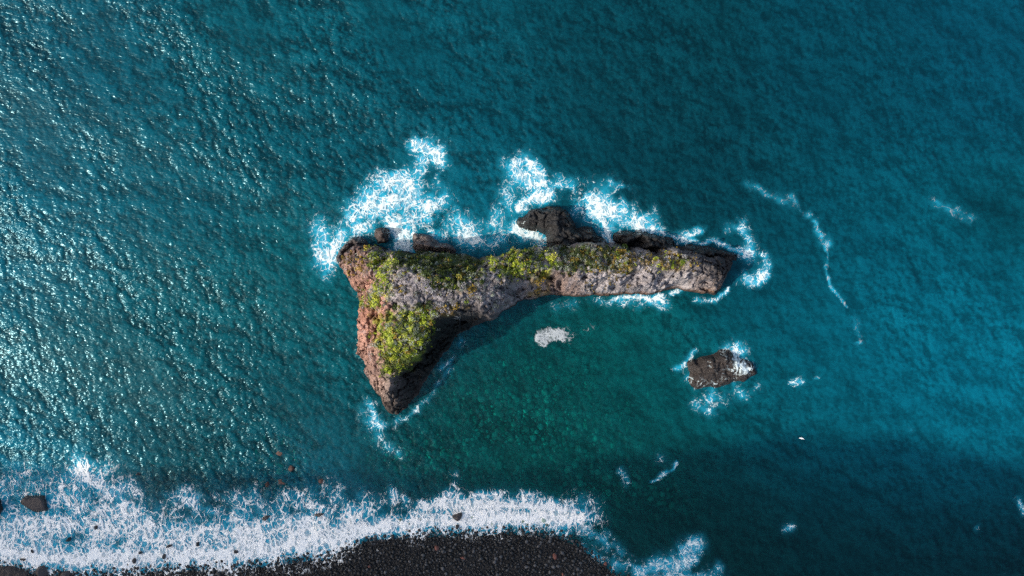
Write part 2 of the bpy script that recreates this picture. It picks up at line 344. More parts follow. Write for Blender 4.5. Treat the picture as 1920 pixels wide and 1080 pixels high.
# ------------------------------------------------------------------ the coast outside the frame: an unseen headland added and shaped to shade the shore, and a low bluff behind the beach
def build_coast():
    az = SUN_AZ; nrm = np.array([-az[1], az[0]])                 # along the sun's bearing, and across it
    L = np.arange(-90, 240, 2.0); U = np.concatenate([np.linspace(258, 318, 22), np.linspace(320, 520, 18)])
    LL, UU = np.meshgrid(L, U)
    edge = [(-77,-26), (-52,-27), (-29,-27), (-9,-27), (3,-26.5), (26,-27.4), (47.5,-20.8), (60,-20), (66,-23), (77,-25)]   # where its shadow ends on the sea
    el_ = [.252 * x - .967 * y for x, y in edge]; eh_ = [(320 + .967 * x + .252 * y) * math.tan(SUN_EL) for x, y in edge]
    prof = sorted(zip(el_, eh_)); h0 = prof[0][1]; h1_ = prof[-1][1]
    crest = np.interp(LL, [-90, -60, prof[0][0] - 30, prof[0][0] - 9] + [p_[0] for p_ in prof] + [prof[-1][0] + 8, 90, 130, 180, 240], [0, 40, h0 * .70, h0 * .93] + [p_[1] for p_ in prof] + [h1_ + 8, h1_ + 16, h1_, 250, 230])
    crest = crest + 1.2 * fbm2(LL / 6, LL * 0 + 2, 4, 5)
    f = np.where(UU < 319, ((UU - 258) / 61).clip(0, 1) ** .8, 1 - .5 * ((UU - 319) / 200).clip(0, 1))
    Z = np.where(f < 1, crest * f, crest) - 1 + (UU < 312) * 5 * ridged2(LL / 16, UU / 9, 4, 8) * f
    Xw = az[0] * UU + nrm[0] * LL; Yw = az[1] * UU + nrm[1] * LL
    V = np.stack([Xw, Yw, Z], -1).reshape(-1, 3)
    c = np.array([.15, .12, .10]) * (1 + .4 * fbm2(LL / 9, UU / 9 + Z / 14, 4, 31))[..., None]
    g_ = smooth(.0, .4, fbm2(LL / 20, Z / 25, 3, 35))[..., None] * .7; c = c * (1 - g_) + np.array([.05, .07, .025]) * g_
    obj('shading_headland', mesh_np('shading_headland', V, grid_faces(len(L), len(U)), True, None, {'rock_col': c.reshape(-1, 3)}), M_ROCK, kind='structure', label='unseen headland added to shade the shore', category='headland')
    xs = np.arange(-260, 260, 3.0); t = np.linspace(0, 1, 24); X, T = np.meshgrid(xs, t)
    Y = -66 - 70 * T + 2.5 * fbm2(X / 9, T * 7, 4, 12); Z = 1.2 + 26 * T ** .6 + 1.5 * fbm2(X / 8, T * 9, 4, 14)
    c = np.array([.08, .075, .05]) * (1 + .5 * fbm2(X / 6, Y / 6, 4, 16))[..., None]
    obj('coastal_bluff', mesh_np('coastal_bluff', np.stack([X, Y, Z], -1).reshape(-1, 3), grid_faces(len(xs), len(t)), True, None, {'rock_col': c.reshape(-1, 3)}), M_ROCK, kind='structure', label='low brown bluff behind the pebble beach', category='bluff')
build_coast()

# ------------------------------------------------------------------ rocks as height fields
def tin(pts, X, Y):
    vs_ = [Vector((p[0], p[1])) for p in pts]
    r = delaunay_2d_cdt(vs_, [], [], 0, 1e-5)
    co = r[0]; orig = r[3]
    z = [np.mean([pts[k][2] for k in o]) if len(o) else 0 for o in orig]
    Z = np.full(X.shape, -3.0)
    for t in r[2]:
        if len(t) != 3: continue
        (x0, y0), (x1, y1), (x2, y2) = co[t[0]], co[t[1]], co[t[2]]
        m = (X >= min(x0, x1, x2)) & (X <= max(x0, x1, x2)) & (Y >= min(y0, y1, y2)) & (Y <= max(y0, y1, y2))
        if not m.any(): continue
        den = (y1 - y2) * (x0 - x2) + (x2 - x1) * (y0 - y2)
        if abs(den) < 1e-9: continue
        a = ((y1 - y2) * (X[m] - x2) + (x2 - x1) * (Y[m] - y2)) / den
        b = ((y2 - y0) * (X[m] - x2) + (x0 - x2) * (Y[m] - y2)) / den
        c = 1 - a - b
        zz = a * z[t[0]] + b * z[t[1]] + c * z[t[2]]
        cur = Z[m]; ok = (a >= -1e-6) & (b >= -1e-6) & (c >= -1e-6); cur[ok] = zz[ok]; Z[m] = cur
    return Z
def blur(Z, n):
    for _ in range(n):
        Z = (np.roll(Z, 1, 0) + np.roll(Z, -1, 0) + 2 * Z) / 4; Z = (np.roll(Z, 1, 1) + np.roll(Z, -1, 1) + 2 * Z) / 4
    return Z
LOWROCK = []                                # low rocks the surf washes over: (x0, y0, step, Z)
def inside(poly, X, Y):
    r = np.zeros(X.shape, bool); n = len(poly); j = n - 1
    for i in range(n):
        xi, yi = poly[i]; xj, yj = poly[j]
        if abs(yj - yi) > 1e-12:
            c = ((yi > Y) != (yj > Y)) & (X < (xj - xi) * (Y - yi) / (yj - yi) + xi); r ^= c
        j = i
    return r

# main islet: waterline outline (pixels at sea level) and heights (pixel, pixel, metres)
OUT = [(640,462),(662,445),(690,452),(735,468),(770,470),(800,465),(830,466),(872,476),(900,481),(925,478),(960,470),(1000,464),(1060,452),(1130,448),(1165,452),(1220,462),(1265,458),(1310,458),(1350,462),(1386,474),(1383,495),(1372,520),(1357,549),(1337,558),(1308,554),(1276,546),(1230,553),(1192,558),(1148,560),(1110,556),(1078,560),(1052,558),(1010,560),(975,569),(945,585),(921,603),(893,614),(862,632),(842,665),(822,690),(800,722),(786,748),(766,776),(746,788),(726,785),(716,772),(708,748),(692,722),(680,700),(684,682),(672,664),(674,640),(672,622),(677,607),(675,592),(668,556),(653,530),(641,507),(632,490)]
TOP = [ # west side and crest
 (640,500,5.0),(650,480,4.0),(668,462,4.5),(652,522,5.0),(668,545,5),(671,580,4.5),(672,610,4),(671,640,4),(669,662,3.5),(680,697,2.5),(702,735,2.0),
 (665,500,8.5),(690,478,9),(700,510,11.5),(690,545,10.5),(684,575,8.5),(690,605,8.5),(690,640,8.5),(684,665,6.5),(697,700,5.0),(716,742,4.0),
 (735,482,11.5),(735,505,13.5),(725,545,13.8),(720,580,12.6),(775,510,13.8),(800,522,14.6),(840,530,14.8),(880,532,14.2),(925,520,13.2),(955,510,12.4),
 (700,466,5.5),(735,470,6.5),(790,478,8.5),(830,474,7.5),(870,484,6.5),(905,485,7.0),(850,500,11.0),(900,503,11.2),
 # grey southern brow above the shaded cliff
 (760,560,14.2),(800,560,14.4),(850,560,14.0),(900,555,13.2),(935,548,12.6),(770,578,13.9),(812,586,13.6),(838,592,13.2),(876,580,12.8),(905,588,11.0),(921,594,8.5),(943,565,10.2),(955,550,9.5),
 # hollow, lower green lobe
 (770,592,12.6),(800,598,12.2),(740,590,12.4),(730,620,12.6),(770,625,12.8),(806,618,12.0),(813,606,11.6),(794,643,11.4),(781,668,10.8),(770,685,10.0),(752,690,9.8),(735,660,11.0),(715,650,10.0),(712,690,7.4),(733,713,8.0),(730,735,6.5),(757,742,4.6),(744,764,3.0),(725,765,2.0),
 # shaded cliff lower part
 (885,607,2.4),(852,626,2.6),(836,654,2.6),(814,682,2.4),(792,710,2.0),(778,740,1.4), (882,594,4.5),(854,600,4.6),(827,621,4.6),(815,640,4.4),(800,664,4.2),(786,680,3.9),(771,691,3.5),(760,722,3.0),
 # long ridge
 (965,468,8.0),(1000,464,8.2),(1040,462,8.0),(1100,460,7.4),(1135,458,6.8),(1165,466,6.6),(1220,474,6.4),(1265,470,5.8),(1310,476,5.2),(1345,488,3.4),
 (985,505,11.4),(1020,505,10.8),(1060,506,10.2),(1100,503,9.8),(1150,503,9.3),(1200,503,8.8),(1250,498,8.2),(1300,494,7.4),(1335,500,6.6),(1350,507,5.8),
 (940,480,10),(985,485,10.6),(1050,484,9.5),(1120,482,8.6),(1200,487,7.9),(1270,483,7.1),
 (990,530,9.0),(970,548,7.0),(1010,552,4.2),(1060,530,7.6),(1050,548,3.0),(1078,552,3.0),(1110,530,7.6),(1115,548,3.2),(1160,528,7.2),(1170,548,2.8),(1220,526,6.8),(1225,545,2.6),(1280,522,6.0),(1285,540,2.4),(1325,522,5.4),(1340,520,5.2),(1318,545,2.2),(1345,543,2.6),
 (1368,490,1.3),(1364,508,1.5),(1374,478,1.0),(1356,526,2.2),(1352,494,2.2)]
def islet_regions(px, py):
    """ground albedo on the islet (linear), with shade of cliff and tip painted in"""
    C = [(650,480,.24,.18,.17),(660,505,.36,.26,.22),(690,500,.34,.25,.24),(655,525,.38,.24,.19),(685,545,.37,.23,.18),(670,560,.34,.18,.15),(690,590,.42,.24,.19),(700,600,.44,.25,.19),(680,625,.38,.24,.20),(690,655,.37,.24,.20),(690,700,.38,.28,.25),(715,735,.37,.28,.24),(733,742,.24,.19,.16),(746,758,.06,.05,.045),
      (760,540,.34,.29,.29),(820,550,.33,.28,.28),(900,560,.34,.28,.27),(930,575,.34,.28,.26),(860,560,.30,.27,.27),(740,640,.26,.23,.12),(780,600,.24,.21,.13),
      (850,620,.016,.019,.017),(848,603,.016,.019,.017),(872,594,.02,.022,.02),(895,603,.025,.025,.022),(820,660,.016,.019,.016),(790,710,.028,.028,.025),(770,750,.025,.024,.022),(832,606,.018,.02,.018),(800,685,.016,.018,.016),(840,645,.015,.018,.016),(785,690,.018,.019,.017),(735,780,.03,.025,.022),(722,770,.04,.033,.03),(752,774,.03,.026,.024),(765,730,.035,.032,.03),(815,635,.016,.019,.016),  # cliff shade painted in as near-black albedo; southern tip is wet black rock
      (800,480,.20,.18,.14),(870,480,.18,.16,.12),(950,490,.30,.26,.22),(1000,540,.32,.27,.26),(1050,545,.33,.19,.14),(1060,530,.34,.26,.23),(1120,530,.39,.335,.32),(1200,525,.41,.35,.34),(1280,525,.41,.355,.34),(1170,515,.40,.34,.33),(1240,512,.40,.345,.335),(1335,545,.40,.29,.24),(1345,515,.30,.25,.23),(1370,490,.03,.03,.028),(1366,503,.03,.03,.028),(1380,480,.03,.03,.028),(1372,515,.05,.04,.035),(1378,497,.03,.03,.028),(1358,487,.035,.034,.032),(1360,520,.12,.09,.08),(1250,480,.24,.21,.20),(1150,470,.22,.20,.19),(1330,480,.18,.16,.16)]  # shade on the eastern tip's face painted in as dark albedo
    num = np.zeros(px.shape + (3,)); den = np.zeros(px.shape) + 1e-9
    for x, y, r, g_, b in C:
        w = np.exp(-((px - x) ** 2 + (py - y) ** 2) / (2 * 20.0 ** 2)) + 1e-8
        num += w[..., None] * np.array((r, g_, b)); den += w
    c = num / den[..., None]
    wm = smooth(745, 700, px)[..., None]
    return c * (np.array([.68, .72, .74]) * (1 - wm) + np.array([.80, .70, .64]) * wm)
VEG = {  # ground-cover zones on the islet (pixels): polygon, colour a, colour b, cover
 'bright': [[(690,468),(738,462),(732,500),(727,560),(705,575),(673,572),(688,545),(706,520),(700,495)], [(905,486),(955,470),(1035,464),(1045,500),(995,520),(955,522),(910,500)], [(745,578),(800,573),(818,606),(795,648),(755,690),(722,680),(702,640),(712,600)]],
 'dark': [[(735,466),(900,480),(905,525),(830,545),(800,522),(755,500)], [(1030,462),(1170,468),(1180,505),(1050,510)], [(720,660),(760,640),(765,690),(735,712),(718,690)], [(790,574),(820,572),(818,584),(795,582)]],
 'ochre': [[(1130,466),(1290,474),(1310,500),(1130,512)], [(812,570),(890,568),(880,580),(815,584)], [(865,535),(895,535),(890,560),(868,560)], [(985,515),(1030,515),(1030,560),(985,560)], [(690,592),(720,590),(712,612),(692,612)]],
 'grey': [[(735,500),(800,520),(865,560),(840,582),(735,578)], [(880,535),(945,530),(950,585),(900,575)], [(1000,465),(1060,462),(1060,500),(1010,505)], [(905,500),(950,500),(945,530),(905,530)]],
}
VEGCOL = {'bright': ((.14,.19,.02), (.32,.37,.05)), 'dark': ((.03,.045,.012), (.08,.10,.02)), 'ochre': ((.15,.10,.02), (.28,.18,.035)), 'grey': ((.17,.15,.145), (.36,.33,.34))}
ISL = {}
def build_islet():
    step = .125
    pts = [(*P(x, y), -1.6) for x, y in OUT] + [(*P(x, y, h), h) for x, y, h in TOP]
    # a second ring just inside the waterline keeps the foot steep
    x0, x1 = -29.0, 36.0; y0, y1 = -21.5, 9.5
    xs = np.arange(x0, x1, step); ys = np.arange(y0, y1, step)
    X, Y = np.meshgrid(xs, ys)
    wx = X + .5 * fbm2(X / 1.8, Y / 1.8, 4, 40, .6); wy = Y + .45 * fbm2(X / 1.8, Y / 1.8, 4, 50, .6)
    poly = [P(x, y) for x, y in OUT]
    Z = tin(pts, wx, wy)
    ins = inside(poly, wx, wy)
    Z = np.where(ins, Z, -3.0)
    Z = blur(Z, 2)
    up = smooth(-.5, 2.0, Z)
    gy, gx = np.gradient(Z, step)
    slope = np.hypot(gx, gy)
    rough = .35 + .65 * smooth(.4, 1.6, slope)
    Z = Z + up * (.95 * ridged2(X / 2.6, Y / 1.9, 5, 60, .6) * rough + .36 * ridged2(X / .9, Y / .7, 4, 70, .6) - .35)
    # strata steps and gullies running to the sea
    Z = Z + up * .35 * rough * np.abs(fbm2(X / 1.4 + Z * .4, Y / 1.4, 3, 75))
    q = Z / 1.15 + .9 * fbm2(X / 3.2, Y / 3.2, 3, 76); fr = q - np.floor(q)
    Z = Z + up * rough * .8 * (smooth(.45, .95, fr) - fr)
    fis = np.abs(fbm2(X / 2.6, Y / 3.4, 3, 77, .6)); Z = Z - up * (.25 + .75 * rough) * .9 * (1 - smooth(.0, .07, fis))
    fis2 = np.abs(fbm2(X / 1.1, Y / 1.1, 3, 78, .6)); Z = Z - up * .3 * (1 - smooth(.0, .08, fis2))
    bx = X + .5 * fbm2(X / 1.5, Y / 1.5, 3, 64); by = Y + .5 * fbm2(X / 1.5, Y / 1.5, 3, 65)
    v1, e1 = cells2(bx / 2.3, by / 1.5, 66); v2, e2 = cells2(bx / .8 + 9, by / .6, 67)
    arm = smooth(-2, 8, X); v3, e3 = cells2(bx / 5.5, by / .85 + .12 * bx, 68)
    Z = Z + up * arm * rough * (.40 * v3 - .45 * (1 - smooth(0, .12, e3)))
    up2 = up; up = up * (1 - .72 * arm)
    Z = Z + up * (.3 + .7 * rough) * (.42 * v1 - .55 * (1 - smooth(0, .14, e1))) + up * (.3 + .7 * rough) * (.16 * v2 - .22 * (1 - smooth(0, .2, e2)))
    up = up2
    # dark cave mouths and clefts on the southern brow
    px = X * H / (H - np.maximum(Z, 0)) / S + 960; py = 540 - Y * H / (H - np.maximum(Z, 0)) / S
    for cx, cy, rx, ry, dz in [(960,548,16,6,2.6),(975,538,12,6,2.2),(1037,521,8,4,2.2),(1050,530,5,9,2.4),(1150,537,8,5,1.6),(1325,528,9,4,1.3),(990,522,6,4,1.4),(938,540,8,6,2.4),(740,570,5,5,1.2),(690,530,9,3,1.2),(676,545,6,4,1.0),(1110,535,6,4,1.1),(1195,530,7,3,.8),(1250,532,6,3,.7),(1095,520,5,3,1.0),(1120,512,6,3,1.0)]:
        Z = Z - dz * np.exp(-(((px - cx) / rx) ** 2 + ((py - cy) / ry) ** 2) ** 1.5) * up
    ISL.update(x0=x0, y0=y0, step=step, Z=Z)
    k = H / (H - np.maximum(Z, 0)); px = X * k / S + 960; py = 540 - Y * k / S
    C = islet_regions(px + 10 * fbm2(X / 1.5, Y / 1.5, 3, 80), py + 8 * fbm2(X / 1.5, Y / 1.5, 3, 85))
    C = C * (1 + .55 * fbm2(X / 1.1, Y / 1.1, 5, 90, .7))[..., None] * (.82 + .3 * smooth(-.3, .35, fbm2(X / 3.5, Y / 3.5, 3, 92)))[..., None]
    lich = (smooth(.22, .5, fbm2(X / .9, Y / .9, 4, 95, .6)) * smooth(.08, .16, C[..., 0]))[..., None]
    C = C * (1 - .3 * lich) + np.array([.40, .36, .37]) * .3 * lich
    cov = {}
    for i, (kname, polys) in enumerate(VEG.items()):
        m = np.zeros(px.shape, bool)
        jx = px + 26 * fbm2(X / 1.6, Y / 1.6, 4, 100 + i); jy = py + 18 * fbm2(X / 1.3, Y / 1.3, 4, 110 + i)
        for pl in polys: m |= inside(pl, jx, jy)
        w = blur(m.astype(float), 3) * smooth(-.28, .12, fbm2(X / .9, Y / .9, 4, 120 + i, .6)) * (.92 if kname != 'ochre' else .6)
        cov[kname] = w
        a, b = VEGCOL[kname]; t = (.5 + .9 * fbm2(X / .45, Y / .45, 3, 130 + i, .7)).clip(0, 1)[..., None]
        C = C * (1 - w[..., None]) + (np.array(a) * (1 - t) + np.array(b) * t) * w[..., None]
    # tide line: wet black weed and rusty splash zone
    zz = Z + .5 * fbm2(X / 1.5, Y / 1.5, 4, 150)
    rust = ((1 - smooth(1.1, 2.1, zz)) * smooth(995, 1060, px) * smooth(522, 545, py))[..., None]; C = C * (1 - rust) + np.array([.15, .085, .055]) * rust
    wet = (1 - smooth(.35, 1.0, zz))[..., None]; C = C * (1 - wet) + np.array([.04, .032, .028]) * wet
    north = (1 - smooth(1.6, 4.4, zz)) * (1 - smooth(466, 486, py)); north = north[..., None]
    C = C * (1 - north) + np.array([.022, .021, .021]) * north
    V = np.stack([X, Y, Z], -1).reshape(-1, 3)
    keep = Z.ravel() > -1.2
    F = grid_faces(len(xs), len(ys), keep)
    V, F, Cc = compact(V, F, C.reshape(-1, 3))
    # crags: push the surface sideways a little
    u = smooth(-.3, 1.0, V[:, 2])
    V[:, 0] += .22 * u * fbm3(V[:, 0] / .9, V[:, 1] / .9, V[:, 2] / .7, 3, 160); V[:, 1] += .22 * u * fbm3(V[:, 0] / .9, V[:, 1] / .9, V[:, 2] / .7, 3, 170)
    root = bpy.data.objects.new('rock_islet', None); col.objects.link(root)
    root['label'] = 'large brown rocky islet with green scrub on top, surrounded by sea'; root['category'] = 'islet'
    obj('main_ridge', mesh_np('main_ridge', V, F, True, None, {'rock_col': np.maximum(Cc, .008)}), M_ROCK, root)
    return root
islet = build_islet()
def islet_z(x, y):
    Z = ISL['Z']; i = np.clip(((y - ISL['y0']) / ISL['step']).astype(int), 0, Z.shape[0] - 1); j = np.clip(((x - ISL['x0']) / ISL['step']).astype(int), 0, Z.shape[1] - 1)
    return Z[i, j]

def hf_rock(name, outline, tops, colr, parent=None, step=.13, seed=1, rough=.5, mat=None, strata=None, base=-1.2, low=False, **props):
    pts = [(*P(x, y), base) for x, y in outline] + [(*P(x, y, h), h) for x, y, h in tops]
    A = np.array([p[:2] for p in pts]); x0, y0 = A.min(0) - 1; x1, y1 = A.max(0) + 1
    xs = np.arange(x0, x1, step); ys = np.arange(y0, y1, step); X, Y = np.meshgrid(xs, ys)
    wx = X + .4 * fbm2(X / 1.6, Y / 1.6, 4, seed); wy = Y + .4 * fbm2(X / 1.6, Y / 1.6, 4, seed + 10)
    Z = tin(pts, wx, wy); Z = np.where(inside([P(x, y) for x, y in outline], wx, wy), Z, base - 1)
    Z = blur(Z, 2); up = smooth(-.6, .8, Z)
    v1, e1 = cells2(wx / 1.6, wy / 1.1, seed + 5)
    Z = Z + up * rough * (.55 * v1 - .7 * (1 - smooth(0, .16, e1)))
    Z = Z + up * rough * (ridged2(X / 1.7, Y / 1.7, 5, seed + 20, .55) * .8 + .5 * fbm2(X / .6, Y / .6, 3, seed + 30, .6) - .2)
    if strata:
        ang, wl_, am = strata; s = X * math.cos(ang) + Y * math.sin(ang) + .5 * fbm2(X / 1.2, Y / 1.2, 3, seed + 40)
        Z = Z + up * am * (np.abs(((s / wl_) % 1) - .5) * 2 - .5)
    C = np.array(colr) * (1 + .5 * fbm2(X / .8, Y / .8, 5, seed + 50, .65))[..., None] * (1 + .25 * fbm2(X / .25, Y / .25, 2, seed + 60))[..., None]
    V = np.stack([X, Y, Z], -1).reshape(-1, 3); F = grid_faces(len(xs), len(ys), Z.ravel() > base + .15)
    V, F, Cc = compact(V, F, C.reshape(-1, 3))
    if low: LOWROCK.append((x0, y0, step, Z))
    org = Vector((0, 0, 0))
    if parent is None: org = Vector((*A.mean(0), 0)); V = V - np.array(org)
    o = obj(name, mesh_np(name, V, F, True, None, {'rock_col': np.maximum(Cc, .006)}), mat or M_WET, parent, **props)
    o.location = org
    return o
BLK = (.014, .0135, .0135)
hf_rock('sea_ledge', [(964,412),(968,400),(985,397),(1000,388),(1030,381),(1055,385),(1075,400),(1083,420),(1112,420),(1120,432),(1140,446),(1150,462),(1100,470),(1020,468),(1022,445),(1000,437),(968,428)],
  [(972,412,1.6),(990,402,2.2),(1010,396,2.4),(1040,392,2.6),(1060,402,2.6),(1000,420,3.0),(1040,418,3.4),(1070,425,2.8),(1030,430,2.4),(1040,450,3.4),(1080,445,3.2),(1110,432,2.0),(1120,450,3.0),(1060,462,4.5)], BLK, islet, seed=200, rough=.6, strata=(1.2, 1.5, .35), low=True, label='jagged black sea ledge below the green ridge')
hf_rock('sea_ledge', [(1146,452),(1150,432),(1165,427),(1185,430),(1195,425),(1215,428),(1240,438),(1262,442),(1270,456),(1300,452),(1330,456),(1370,468),(1390,474),(1388,492),(1340,492),(1260,482),(1180,472)],
  [(1158,440,2.0),(1180,440,2.6),(1205,440,2.6),(1235,447,2.4),(1255,452,2.2),(1180,456,3.4),(1220,462,3.6),(1260,464,3.0),(1300,464,2.4),(1340,470,2.2),(1372,478,2.0),(1300,475,3.6),(1340,482,3.2)], BLK, islet, seed=230, rough=.6, strata=(-.3, 1.3, .4), low=True, label='long black wave-cut shelf along the foot of the ridge')
hf_rock('rock_slab', [(766,428),(785,430),(808,438),(830,450),(870,470),(850,482),(780,482),(768,470)], [(775,436,.9),(795,440,1.3),(815,450,1.4),(775,460,2.0),(810,462,2.6),(840,465,2.0)], (.11,.088,.08), islet, seed=260, rough=.35, low=True, label='smooth brown slab sloping into the surf')
hf_rock('rock_knob', [(697,425),(712,420),(730,424),(734,440),(728,462),(700,464),(696,445)], [(705,432,1.8),(720,430,1.8),(712,445,2.0),(722,450,1.6)], (.055,.042,.038), islet, seed=280, rough=.6, low=True, label='dark craggy rock knob standing in white surf')
hf_rock('rock_knob', [(622,485),(635,462),(650,446),(662,432),(672,438),(690,446),(700,462),(660,475),(640,505),(628,500)], [(632,484,1.6),(645,464,2.2),(660,447,2.4),(675,452,2.4),(640,490,2.6)], (.06,.05,.048), islet, seed=300, rough=.7, low=True, label='dark broken rock at the islet corner')
hf_rock('sea_rock', [(1284,676),(1300,666),(1325,662),(1338,652),(1352,642),(1370,642),(1390,652),(1412,668),(1426,688),(1424,708),(1404,714),(1395,726),(1370,724),(1340,732),(1312,740),(1290,730),(1280,704)],
  [(1298,682,.9),(1314,696,1.4),(1335,676,1.5),(1352,664,1.1),(1366,672,1.6),(1340,694,1.9),(1410,690,.75),(1416,700,.5),(1382,688,1.5),(1300,716,.95),(1325,720,.95),(1394,710,.85),(1362,714,.95),(1306,728,.6),(1345,722,.6)], (.026,.020,.017), seed=320, rough=.32, low=True, label='low brown rock awash with white foam, offshore from the islet', category='rock')

# ------------------------------------------------------------------ sea surface
NXS, NYS, DX = 1024, 620, .18
SX0, SY0 = -NXS * DX / 2, -58.0
def ocean_fft(n, dx, wdir, peak, slope_rms, seed, pw=3.7, spread=2.0):
    r = np.random.default_rng(seed)
    k1 = np.fft.fftfreq(n, dx) * 2 * np.pi
    kx, ky = np.meshgrid(k1, k1); k = np.hypot(kx, ky); k[0, 0] = 1e-6
    cosd = (kx * wdir[0] + ky * wdir[1]) / k
    kp = 2 * np.pi / peak
    A = k ** (-pw) * np.exp(-1.2 * (kp / k) ** 2) * (np.abs(cosd) ** spread * .9 + .1) * np.exp(-(k * .085) ** 2)
    sp = np.sqrt(A) * (r.normal(size=k.shape) + 1j * r.normal(size=k.shape)); sp[0, 0] = 0
    h = np.fft.ifft2(sp).real
    sxp = np.fft.ifft2(1j * kx * sp).real; syp = np.fft.ifft2(1j * ky * sp).real
    f = slope_rms / np.sqrt((sxp ** 2 + syp ** 2).mean())
    dxp = np.fft.ifft2(-1j * kx / k * sp).real * f; dyp = np.fft.ifft2(-1j * ky / k * sp).real * f
    return h * f, dxp, dyp
def build_sea():
    X, Y = np.meshgrid(SX0 + np.arange(NXS) * DX, SY0 + np.arange(NYS) * DX)
    px = X / S + 960; py = 540 - Y / S
    w = np.array([.55, .83]); w /= np.linalg.norm(w)
    h1, d1x, d1y = ocean_fft(1024, DX, w, 5.0, .105, 11)
    h2, d2x, d2y = ocean_fft(1024, DX, np.array([.80, .60]), 1.5, .115, 12, 3.0, 3.0)
    h1, d1x, d1y, h2, d2x, d2y = [a[:NYS] for a in (h1, d1x, d1y, h2, d2x, d2y)]
    ruf = .50 + .50 * (1 - smooth(450, 1250, px + .35 * (py - 300)))
    ruf = np.where(px > 1250, np.maximum(ruf - .10 * smooth(1300, 1600, px), .2), ruf)
    lagoon = np.exp(-(((px - 1060) / 210) ** 2 + ((py - 720) / 150) ** 2) ** 1.3)
    ruf = ruf * (1 - .25 * lagoon)
    ruf = ruf * (.82 + .75 * fbm2((X * .8 + Y * .6) / 9, (Y * .8 - X * .6) / 20, 3, 401)).clip(.3, 1.4)
    d = shore_d(X, Y)
    amp = ruf * smooth(1.0, -9, d) + .12
    ex = np.minimum(np.minimum(X - SX0, SX0 + (NXS - 1) * DX - X), np.minimum(Y - SY0, SY0 + (NYS - 1) * DX - Y))
    amp = amp * smooth(0, 5, ex)
    Z = amp * (h1 + h2)
    swell = .16 * np.sin((X * .35 + Y * .94) / 2.7 + 1.5 * fbm2(X / 22, Y / 22, 2, 410)) * smooth(0, 5, ex) * smooth(1, -9, d)
    Z = Z + swell * (.3 + .7 * ruf)
    Z = Z + .5 * paint(px, py, [([(600,992),(700,968),(780,952),(960,946),(1098,960)],9,1.0)]) + .25 * paint(px, py, [([(0,965),(150,930),(260,955),(420,975),(560,985)],14,1.0)])
    XX = X + .75 * amp * (d1x + d2x); YY = Y + .75 * amp * (d1y + d2y)
    # floor of low rocks and beach that the surf washes over
    floor = np.minimum(ground_z(X, Y), 1.2)
    for (x0, y0, st, Zr) in LOWROCK:
        i = ((Y - y0) / st).astype(int); j = ((X - x0) / st).astype(int)
        m = (i >= 0) & (i < Zr.shape[0]) & (j >= 0) & (j < Zr.shape[1])
        f = np.full(X.shape, -9.0); f[m] = Zr[i[m], j[m]]; floor = np.maximum(floor, f)
    jx = px + 7 * fbm2(X / 1.6, Y / 1.6, 4, 420); jy = py + 7 * fbm2(X / 1.6, Y / 1.6, 4, 430)
    dens = {k: paint(jx, jy, st) for k, st in FOAM.items()}
    tear = (.74 + 1.05 * fbm2(X / 2.4, Y / 2.4, 4, 437, .6)).clip(.15, 1.3)
    for k_ in dens: dens[k_] = np.minimum(dens[k_] * (tear * (1 - dens[k_] ** 3) + dens[k_] ** 3), 1)
    allf = np.zeros(X.shape)
    for v in dens.values(): allf = np.maximum(allf, v)
    clar = paint(px, py, [([(1000,690)],170,.52), ([(1010,810),(900,800)],120,.62), ([(1180,760)],110,.36), ([(720,860),(820,850)],80,.5), ([(520,870)],80,.45), ([(300,880),(400,860)],70,.3), ([(1100,900),(1250,930)],70,.42), ([(560,760)],80,.25)] + [([(a_, b_)], 13, .72) for a_, b_ in ((522,851),(591,839),(545,880),(527,904),(500,908),(603,904),(857,840),(783,862))])
    clar = np.minimum(clar, .72) * (1 - .85 * smooth(.1, .7, allf))
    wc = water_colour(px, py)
    weed = paint(px + 30 * fbm2(X / 4, Y / 4, 4, 460), py + 30 * fbm2(X / 4, Y / 4, 4, 461), [([(1830,390),(1900,420)],34,.9), ([(1870,515)],26,.8), ([(1890,570)],16,.5), ([(1600,718)],13,.7), ([(1700,480),(1720,520)],18,.5), ([(1800,640)],16,.35), ([(120,320)],9,.5)])
    wc = wc * (1 - .58 * weed[..., None])
    V = np.stack([XX, YY, Z], -1).reshape(-1, 3)
    F = grid_faces(NXS, NYS, (d.ravel() < 2.5))
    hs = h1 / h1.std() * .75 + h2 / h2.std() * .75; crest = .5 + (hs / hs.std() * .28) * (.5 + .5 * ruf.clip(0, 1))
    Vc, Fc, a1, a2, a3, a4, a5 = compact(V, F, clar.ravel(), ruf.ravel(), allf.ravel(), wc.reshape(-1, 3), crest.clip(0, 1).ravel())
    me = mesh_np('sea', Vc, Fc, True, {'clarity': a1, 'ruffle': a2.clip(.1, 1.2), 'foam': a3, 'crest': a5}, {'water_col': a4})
    obj('sea', me, M_WATER, kind='structure', label='teal blue sea with wind ripples around the islet', category='sea')
    # outer sea to the horizon
    R = 9000.0; xa, xb = SX0, SX0 + (NXS - 1) * DX; ya, yb = SY0, SY0 + (NYS - 1) * DX
    gx = np.concatenate([[-R, -3000, -1200, -600, -320, -180, -125], np.linspace(xa, xb, 48), [125, 180, 320, 600, 1200, 3000, R]])
    gy = np.concatenate([[-R, -3000, -1200, -600, -320, -180, -100], np.linspace(ya, yb, 32), [90, 180, 320, 600, 1200, 3000, R]])
    GX, GY = np.meshgrid(gx, gy); n = GX.size
    F = grid_faces(len(gx), len(gy)); cxy = np.stack([GX.ravel(), GY.ravel()], -1)[F].mean(1)
    F = F[~((cxy[:, 0] > xa) & (cxy[:, 0] < xb) & (cxy[:, 1] > ya) & (cxy[:, 1] < yb))]
    oc = water_colour(GX.clip(xa, xb) / S + 960, 540 - GY.clip(ya, yb) / S)
